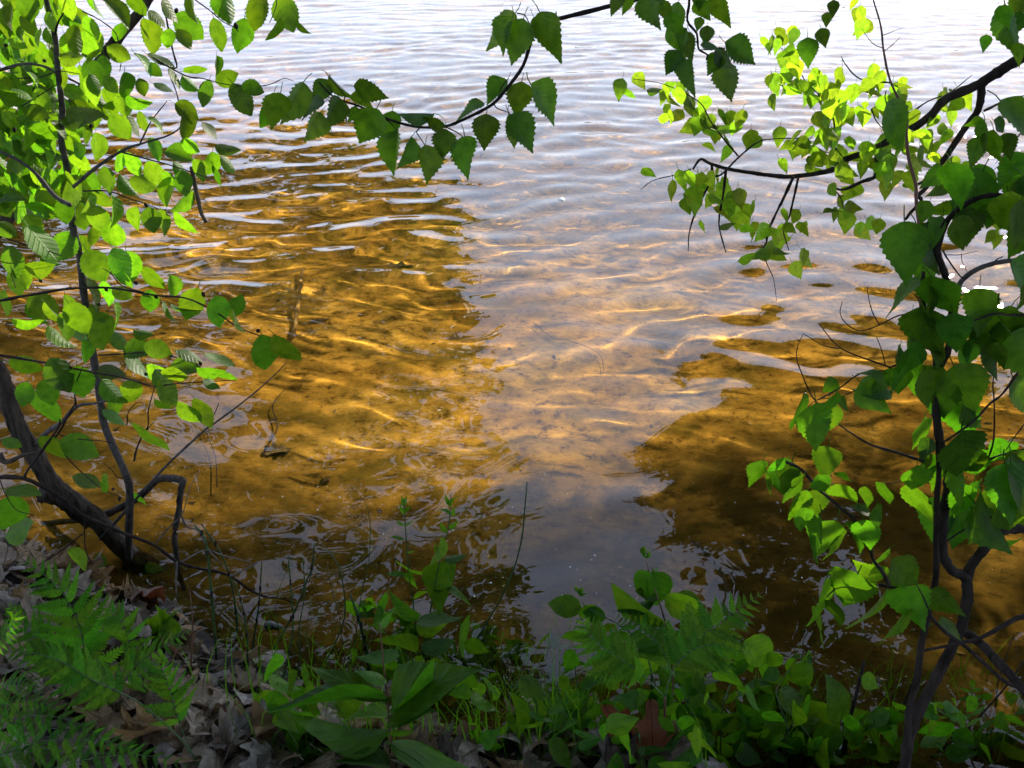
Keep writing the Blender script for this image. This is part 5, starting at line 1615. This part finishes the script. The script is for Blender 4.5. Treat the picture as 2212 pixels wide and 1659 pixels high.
und = Plant('leafy_plant', 'dense mid-green leafy plant at the bottom right of centre', 'plant', pix_ground(*cI(350, 1480)))
yb = und.o.location.y
und.stem('stem', cI, [(280, 1500), (290, 1100), (330, 950), (380, 850)], yb, yb + .1, 13, 6, L_STEM)
und.stem('stem', cI, [(500, 1500), (700, 1250), (660, 1050), (640, 940), (750, 790), (830, 760)], yb, yb + .2, 10, 5, L_STEM)
und.stem('stem', cI, [(900, 1460), (860, 1270), (760, 1140), (700, 1060)], yb, yb + .1, 10, 6, L_STEM)
und.stem('stem', cI, [(100, 1500), (60, 1150), (100, 900)], yb, yb + .1, 10, 6, L_STEM)
und.stem('stem', cI, [(700, 1460), (690, 1300), (720, 1180)], yb, yb + .05, 16, 8, L_RUSH)
for r, S in [((430, 640, 670, 790, .72), LS_OVAL), ((800, 755, 850, 955, .6), LS_HEART), ((790, 740, 730, 740, .6), LS_HEART), ((830, 740, 870, 780, .6), LS_HEART), ((610, 925, 325, 975, .28), LS_OVATE), ((660, 955, 800, 1090, .6), LS_OVAL), ((620, 990, 520, 1080, .7), LS_OVAL), ((780, 1045, 1015, 1215, .72), LS_OVAL),
             ((1060, 1220, 840, 1310, .8), LS_OVAL), ((590, 1250, 810, 1240, .2), LS_OVAL), ((520, 1145, 350, 1300, .4), LS_OVATE), ((860, 1280, 940, 1420, .7), LS_OVAL), ((250, 1140, 50, 1050, .3), LS_OVAL), ((240, 760, 40, 800, .5), LS_OVAL), ((330, 830, 480, 780, .5), LS_OVAL), ((520, 1400, 330, 1444, .6), LS_OVAL),
             ((600, 1290, 720, 1400, .5), LS_OVAL), ((1000, 1330, 900, 1430, .6), LS_OVAL), ((0, 620, 60, 720, .9), LS_OVAL), ((0, 340, 170, 460, .7), LS_OVAL), ((60, 1020, 250, 1130, .6), LS_OVAL), ((700, 1270, 830, 1340, .7), LS_OVAL)]:
    und.leaf(S, cI, *r[:4], r[4], jit=.03)
for i in range(120):
    x, y = rnd.uniform(-250, 1050), rnd.uniform(760, 1480)
    if x > 600 and y < 1150 or x > 850 and y < 1260:
        continue
    und.cleaf(rnd.choice((LS_OVAL, LS_OVS, LS_OVS, LS_HEART)), cI, x, y, rnd.uniform(90, 200), rnd.gauss(60, 60), jit=.06)
r1_ = Plant('leafy_plant', 'small leafy plant with curled leaves between the dead stalk and the forked stem', 'plant', pix_ground(*cI(1270, 1500)))
yb = r1_.o.location.y
r1_.stem('stem', cI, [(1265, 1480), (1260, 1300), (1200, 1180), (1130, 1130)], yb, yb, 9, 5, L_STEM)
r1_.stem('stem', cI, [(1265, 1480), (1330, 1200), (1420, 1060)], yb, yb + .05, 9, 5, L_STEM)
for r in [(1110, 1120, 1080, 1190, .8), (1150, 1130, 1190, 1100, .6), (1290, 1140, 1220, 1110, .9), (1320, 1060, 1340, 1180, .6), (1460, 1070, 1370, 1040, .3), (1400, 1140, 1470, 1100, .5), (1180, 1300, 1330, 1360, .6), (1260, 1390, 1470, 1420, .4), (1100, 1280, 1200, 1340, .5), (1240, 1300, 1300, 1300, .7), (1100, 1400, 1200, 1390, .25), (1330, 1400, 1300, 1450, .6)]:
    r1_.leaf(LS_OVAL, cI, *r[:4], r[4], jit=.02)
r2_ = Plant('leafy_plant', 'sparse willowy plant with narrow leaves in the bottom right corner', 'plant', pix_ground(*cI(1950, 1500)))
yb = r2_.o.location.y
r2_.stem('stem', cI, [(1950, 1480), (1880, 1250), (1780, 1130), (1600, 1030)], yb, yb, 10, 5, L_STEM)
r2_.stem('stem', cI, [(1980, 1480), (2000, 1200), (1900, 1060), (1880, 920)], yb, yb + .1, 9, 4, L_STEM)
r2_.stem('stem', cI, [(2000, 1480), (2080, 1250), (2212, 1150)], yb, yb + .05, 9, 4, L_STEM)
for r in [(1570, 1030, 1650, 1020, .4), (1640, 1030, 1760, 1070, .3), (1700, 1050, 1820, 1140, .4), (1760, 1160, 1570, 1290, .4), (1740, 1180, 1560, 1270, .3), (1990, 1150, 2110, 1190, .3), (2090, 1110, 2212, 1140, .4), (2100, 960, 2220, 1090, .35), (2120, 1230, 2212, 1260, .5), (2060, 1230, 2150, 1300, .4), (1880, 960, 1810, 940, .3), (1880, 960, 1950, 930, .3), (1890, 1000, 1800, 1000, .25), (1890, 1000, 1960, 980, .35), (1885, 940, 1880, 890, .4), (1950, 1010, 2010, 960, .6), (1820, 1110, 1740, 1100, .3)]:
    r2_.leaf(LS_LANCE if r[4] < .4 else LS_OVAL, cI, *r[:4], r[4], jit=.03)
for i in range(22):
    r2_.cleaf(LS_LANCE, cI, rnd.uniform(1560, 2230), rnd.uniform(1020, 1420), rnd.uniform(70, 140), rnd.uniform(-40, 200), jit=.05)

# low seedlings that close the gaps along the bottom
for i, (x, y, lab) in enumerate([
    (650, 1560, 'low leafy seedling left of the big herb, against the dead leaves'), (1000, 1500, 'low leafy seedling under the tall herbs'), (1090, 1580, 'low leafy seedling beside the small fern'),
    (1200, 1640, 'low leafy seedling at the bottom edge before the root stub'), (1330, 1560, 'low leafy seedling below the bracken, left side'), (1430, 1600, 'low leafy seedling right of the rusty leaf'),
    (1500, 1520, 'low leafy seedling under the bracken tip'), (1580, 1640, 'low leafy seedling at the bottom edge under the undergrowth'), (1690, 1560, 'low leafy seedling left of the thick dead stalk'),
    (1760, 1650, 'low leafy seedling at the foot of the thick dead stalk'), (1900, 1640, 'low leafy seedling at the foot of the forked stem'), (2080, 1640, 'low leafy seedling in the bottom right corner'),
    (1260, 1500, 'low leafy seedling at the left foot of the bracken'), (880, 1490, 'low leafy seedling below the vine leaves'), (1400, 1660, 'low leafy seedling lowest at the bottom centre right')]):
    p0 = pix_ground(x, y + 30)
    q = Plant('leafy_seedling', lab, 'plant', p0)
    for k in range(3):
        a = rnd.uniform(-70, 70)
        q.stem('stem', DP, [(x + a * .2, y + 40), (x + a * .6, y), (x + a, y - rnd.uniform(30, 75))], p0.y, p0.y + rnd.uniform(-.03, .05), 4, 2, L_STEM, sides=5, n=3)
    for k in range(17):
        q.cleaf((LS_OVS, LS_HEART, LS_OVS, LS_LANCE, LS_OVS, LS_OVAL)[k % 6], DP, x + rnd.gauss(0, 55), y + rnd.gauss(-35, 42), rnd.uniform(34, 82), rnd.gauss(60, 60), jit=.05)

# ------------------------------------------------------------------ fallen twigs on the bank
for i, (crop, pts, d, lab) in enumerate([
    (cJ, [(960, 350), (1040, 400), (1150, 510), (1240, 600)], 9, 'thin fallen twig slanting behind the tall herbs'),
    (cJ, [(1350, 740), (1450, 900), (1550, 1050), (1640, 1165)], 14, 'fallen twig lying from the vine down toward the small fern'),
    (cJ, [(785, 370), (730, 480), (690, 620), (640, 660)], 12, 'short pale dead twig poking up left of the vine'),
    (cJ, [(740, 730), (690, 850), (640, 960), (575, 1110)], 14, 'whitish dead twig below the vine leaves'),
    (cJ, [(560, 790), (580, 850), (530, 940), (515, 1050)], 10, 'crooked pale twig among the rushes near the centre'),
    (cJ, [(50, 725), (200, 760), (330, 830), (380, 960)], 14, 'pale curved twig arching in front of the rushes'),
    (cDD, [(730, 480), (880, 520), (1000, 590), (1040, 620)], 12, 'dark twig resting on the dead leaves behind the fern'),
    (cDD, [(1600, 1659), (1780, 1440), (1860, 1280), (1940, 1150)], 22, 'grey stick slanting up through the dead leaves at the bottom'),
    (cI, [(1560, 1100), (1700, 1220), (1830, 1310), (1930, 1390)], 14, 'wet shiny stick in the water at the bottom right'),
    (cI, [(1390, 1140), (1460, 1090), (1540, 1030)], 13, 'short bright bare twig before the forked stem at the lower right'),
    (cI, [(380, 1030), (450, 1080), (510, 1180), (540, 1250)], 9, 'pale crooked twig inside the undergrowth'),
    (cI, [(140, 1300), (240, 1245)], 8, 'tiny pale twig at the left foot of the undergrowth'),
    (cK, [(120, 1640), (250, 1600), (400, 1610)], 8, 'dark bent twig lying near the bottom edge'),
    (cDD, [(270, 240), (350, 235), (440, 230)], 20, 'short dark stick on the bank left of the sapling'),
]):
    p0 = pix_ground(*crop(*pts[-1]))
    q = Plant('fallen_twig', lab, 'twig', p0)
    q.stem('stem', crop, pts, p0.y + .12, p0.y, d * .7, d, M_DEADTWIG if i not in (6, 8, 12, 13) else M_TWIG, rough=.12, knots=.2, sides=6)

# ------------------------------------------------------------------ under and on the water
def sunk(px, py):
    d = ray(px, py)
    # look through the surface: bend the sight line as water does
    s = WZ(px, py, 0)
    h = Vector((d.x, d.y, 0)).normalized()
    si = hypot(d.x, d.y) / d.length / 1.333
    p = s.copy()
    for k in range(200):
        p = s + h * (si * k * .01) + Vector((0, 0, -math.sqrt(1 - si * si) * k * .01))
        if p.z < ground(p.x, p.y) + .01:
            break
    return p


p = sunk(645, 660)
o_ = thing('sunken_stick', (p.x, p.y, p.z), 'straight pale stick lying under the golden water on the left', 'stick')
A, B = sunk(655, 585), sunk(632, 735)
st = tube('stem', [A + Vector((0, 0, .05)), (A + B) / 2 + Vector((.004, 0, .04)), B + Vector((0, 0, .02))], .008, .011, M_PALESTICK, o_, sides=8, rough=.1)
st.cycles.is_caustics_receiver = True
for i, (px, py, sz, lab) in enumerate([(690, 690, .11, 'sunken dark leaf beside the straight underwater stick'), (600, 975, .10, 'sunken brown leaf in the shallows left of centre'), (705, 1040, .05, 'smaller sunken leaf right of the first in the shallows'),
                                       (860, 575, .16, 'dark sunken leaf mat far out at the left of centre'), (1420, 1400, .1, 'sunken leaf near the bracken in the shallows'), (1590, 1330, .09, 'sunken leaf under the lower right shallows')]):
    p = sunk(px, py)
    o_ = lay('sunken_leaf', OAKS, p.x, p.y, ground(p.x, p.y) + .012, sz, lab, 'leaf', None, .2)
    o_.cycles.is_caustics_receiver = True
for i, (pp, r_, lab) in enumerate([([(575, 980), (600, 930), (590, 880), (615, 850)], .0035, 'forked sunken twig in the golden shallows'), ([(470, 1060), (465, 990), (440, 920)], .0025, 'thin sunken twig left of the forked one'), ([(1150, 700), (1200, 735), (1225, 738), (1290, 770), (1300, 800)], .003, 'sunken twig faintly seen under the sky reflection'),
                                   ([(1500, 1180), (1560, 1250), (1580, 1340)], .010, 'dark sunken branch under the lower right water')]):
    Q = [sunk(*q) + Vector((0, 0, .025)) for q in pp]
    o_ = thing('sunken_twig', Q[0], lab, 'twig')
    tb = tube('stem', Q, r_, r_ * .5, M_ROTTEN, o_, sides=6)
    tb.cycles.is_caustics_receiver = True

# crumbs of bark, shell and stalk scattered over the lake bed
dv, df, dm = [], [], []
for i in range(2600):
    y = 1.5 + 5 * rnd.random() ** 1.6
    x = rnd.uniform(-.62, .62) * (y + .6)
    z = ground(x, y)
    if z > -.02:
        continue
    a, s = rnd.uniform(0, 6.28), rnd.uniform(.002, .008) * (2.5 if rnd.random() < .08 else 1)
    w_ = rnd.uniform(.15, .6) * s
    c, s_ = cos(a), sin(a)
    k = len(dv)
    h = z + rnd.uniform(.001, .004)
    dv += [(x - c * s, y - s_ * s, h), (x + s_ * w_, y - c * w_, h + w_ * .6), (x + c * s, y + s_ * s, h + rnd.uniform(0, .5) * s), (x - s_ * w_, y + c * w_, h)]
    df.append((k, k + 1, k + 2, k + 3))
    dm.append(0 if rnd.random() < .72 else 1)
me = mesh('bed_debris', dv, df, M_ROTTEN, False)
me.materials.append(M_PALESTICK)
me.polygons.foreach_set('material_index', dm)
o_ = tag(link('bed_debris', me), 'crumbs of bark and stalk scattered over the lake bed', kind='stuff')
o_.cycles.is_caustics_receiver = True

M_FLECK = plain_mat('white_fleck', (.8, .8, .76), .5, .05, 20)
v, f = [], []
for i in range(4):
    rr, zz = ((1, 0), (.85, .25), (.5, .42), (.12, .5))[i]
    for k in range(9):
        v.append((rr * cos(k * 2 * pi / 9) * (1 + .12 * sin(k * 2.1)), rr * sin(k * 2 * pi / 9), zz))
for i in range(3):
    for k in range(9):
        f.append((i * 9 + k, i * 9 + (k + 1) % 9, i * 9 + 9 + (k + 1) % 9, i * 9 + 9 + k))
f.append(tuple(27 + k for k in range(9)))
FLECK = mesh('fleck', v, f, M_FLECK)
p = WZ(1213, 428, .01)
o_ = link('white_petal', FLECK, None, Matrix.Translation((p.x, p.y, water_z(p.x, p.y))) @ Matrix.Diagonal((.019, .03, .02, 1)))
tag(o_, 'round white petal floating alone at the middle of the lake view', 'petal')
for i in range(46):
    if i < 30:
        px, py = rnd.uniform(430, 1350), rnd.uniform(1020, 1340)
    else:
        px, py = rnd.uniform(1200, 2000), rnd.uniform(560, 1300)
    p = WZ(px, py, .0)
    s = rnd.uniform(.0012, .0032)
    o_ = link('floating_speck', FLECK, None, Matrix.Translation((p.x, p.y, water_z(p.x, p.y))) @ Matrix.Rotation(rnd.uniform(0, 6), 4, 'Z') @ Matrix.Diagonal((s, s * .8, s, 1)))
    tag(o_, 'tiny white speck floating on the near-shore water', 'speck', 'white specks floating near the shore')
M_PEB = plain_mat('dark_pebble', (.02, .02, .022), .3, .3, 30, .3, .6)
for x, y, s, lab in [(1890, 1385, .016, 'larger of two small dark wet pebbles at the left water edge'), (1945, 1395, .012, 'smaller of two small dark wet pebbles at the left water edge')]:
    p = WZ(*cC(x, y), .005)
    o_ = link('pebble', mesh('pebble', [(a * (1 + .15 * sin(q * 7)), b_ * .8, c) for q, (a, b_, c) in enumerate([(rr * cos(k * pi / 5), rr * sin(k * pi / 5), zz) for rr, zz in ((.5, -.6), (.95, -.2), (1, .15), (.75, .5), (.25, .72)) for k in range(10)])],
                            [(i * 10 + k, i * 10 + (k + 1) % 10, i * 10 + 10 + (k + 1) % 10, i * 10 + 10 + k) for i in range(4) for k in range(10)] + [tuple(40 + k for k in range(10))], M_PEB), None, Matrix.Translation(p) @ Matrix.Diagonal((s, s, s, 1)))
    tag(o_, lab, 'pebble')
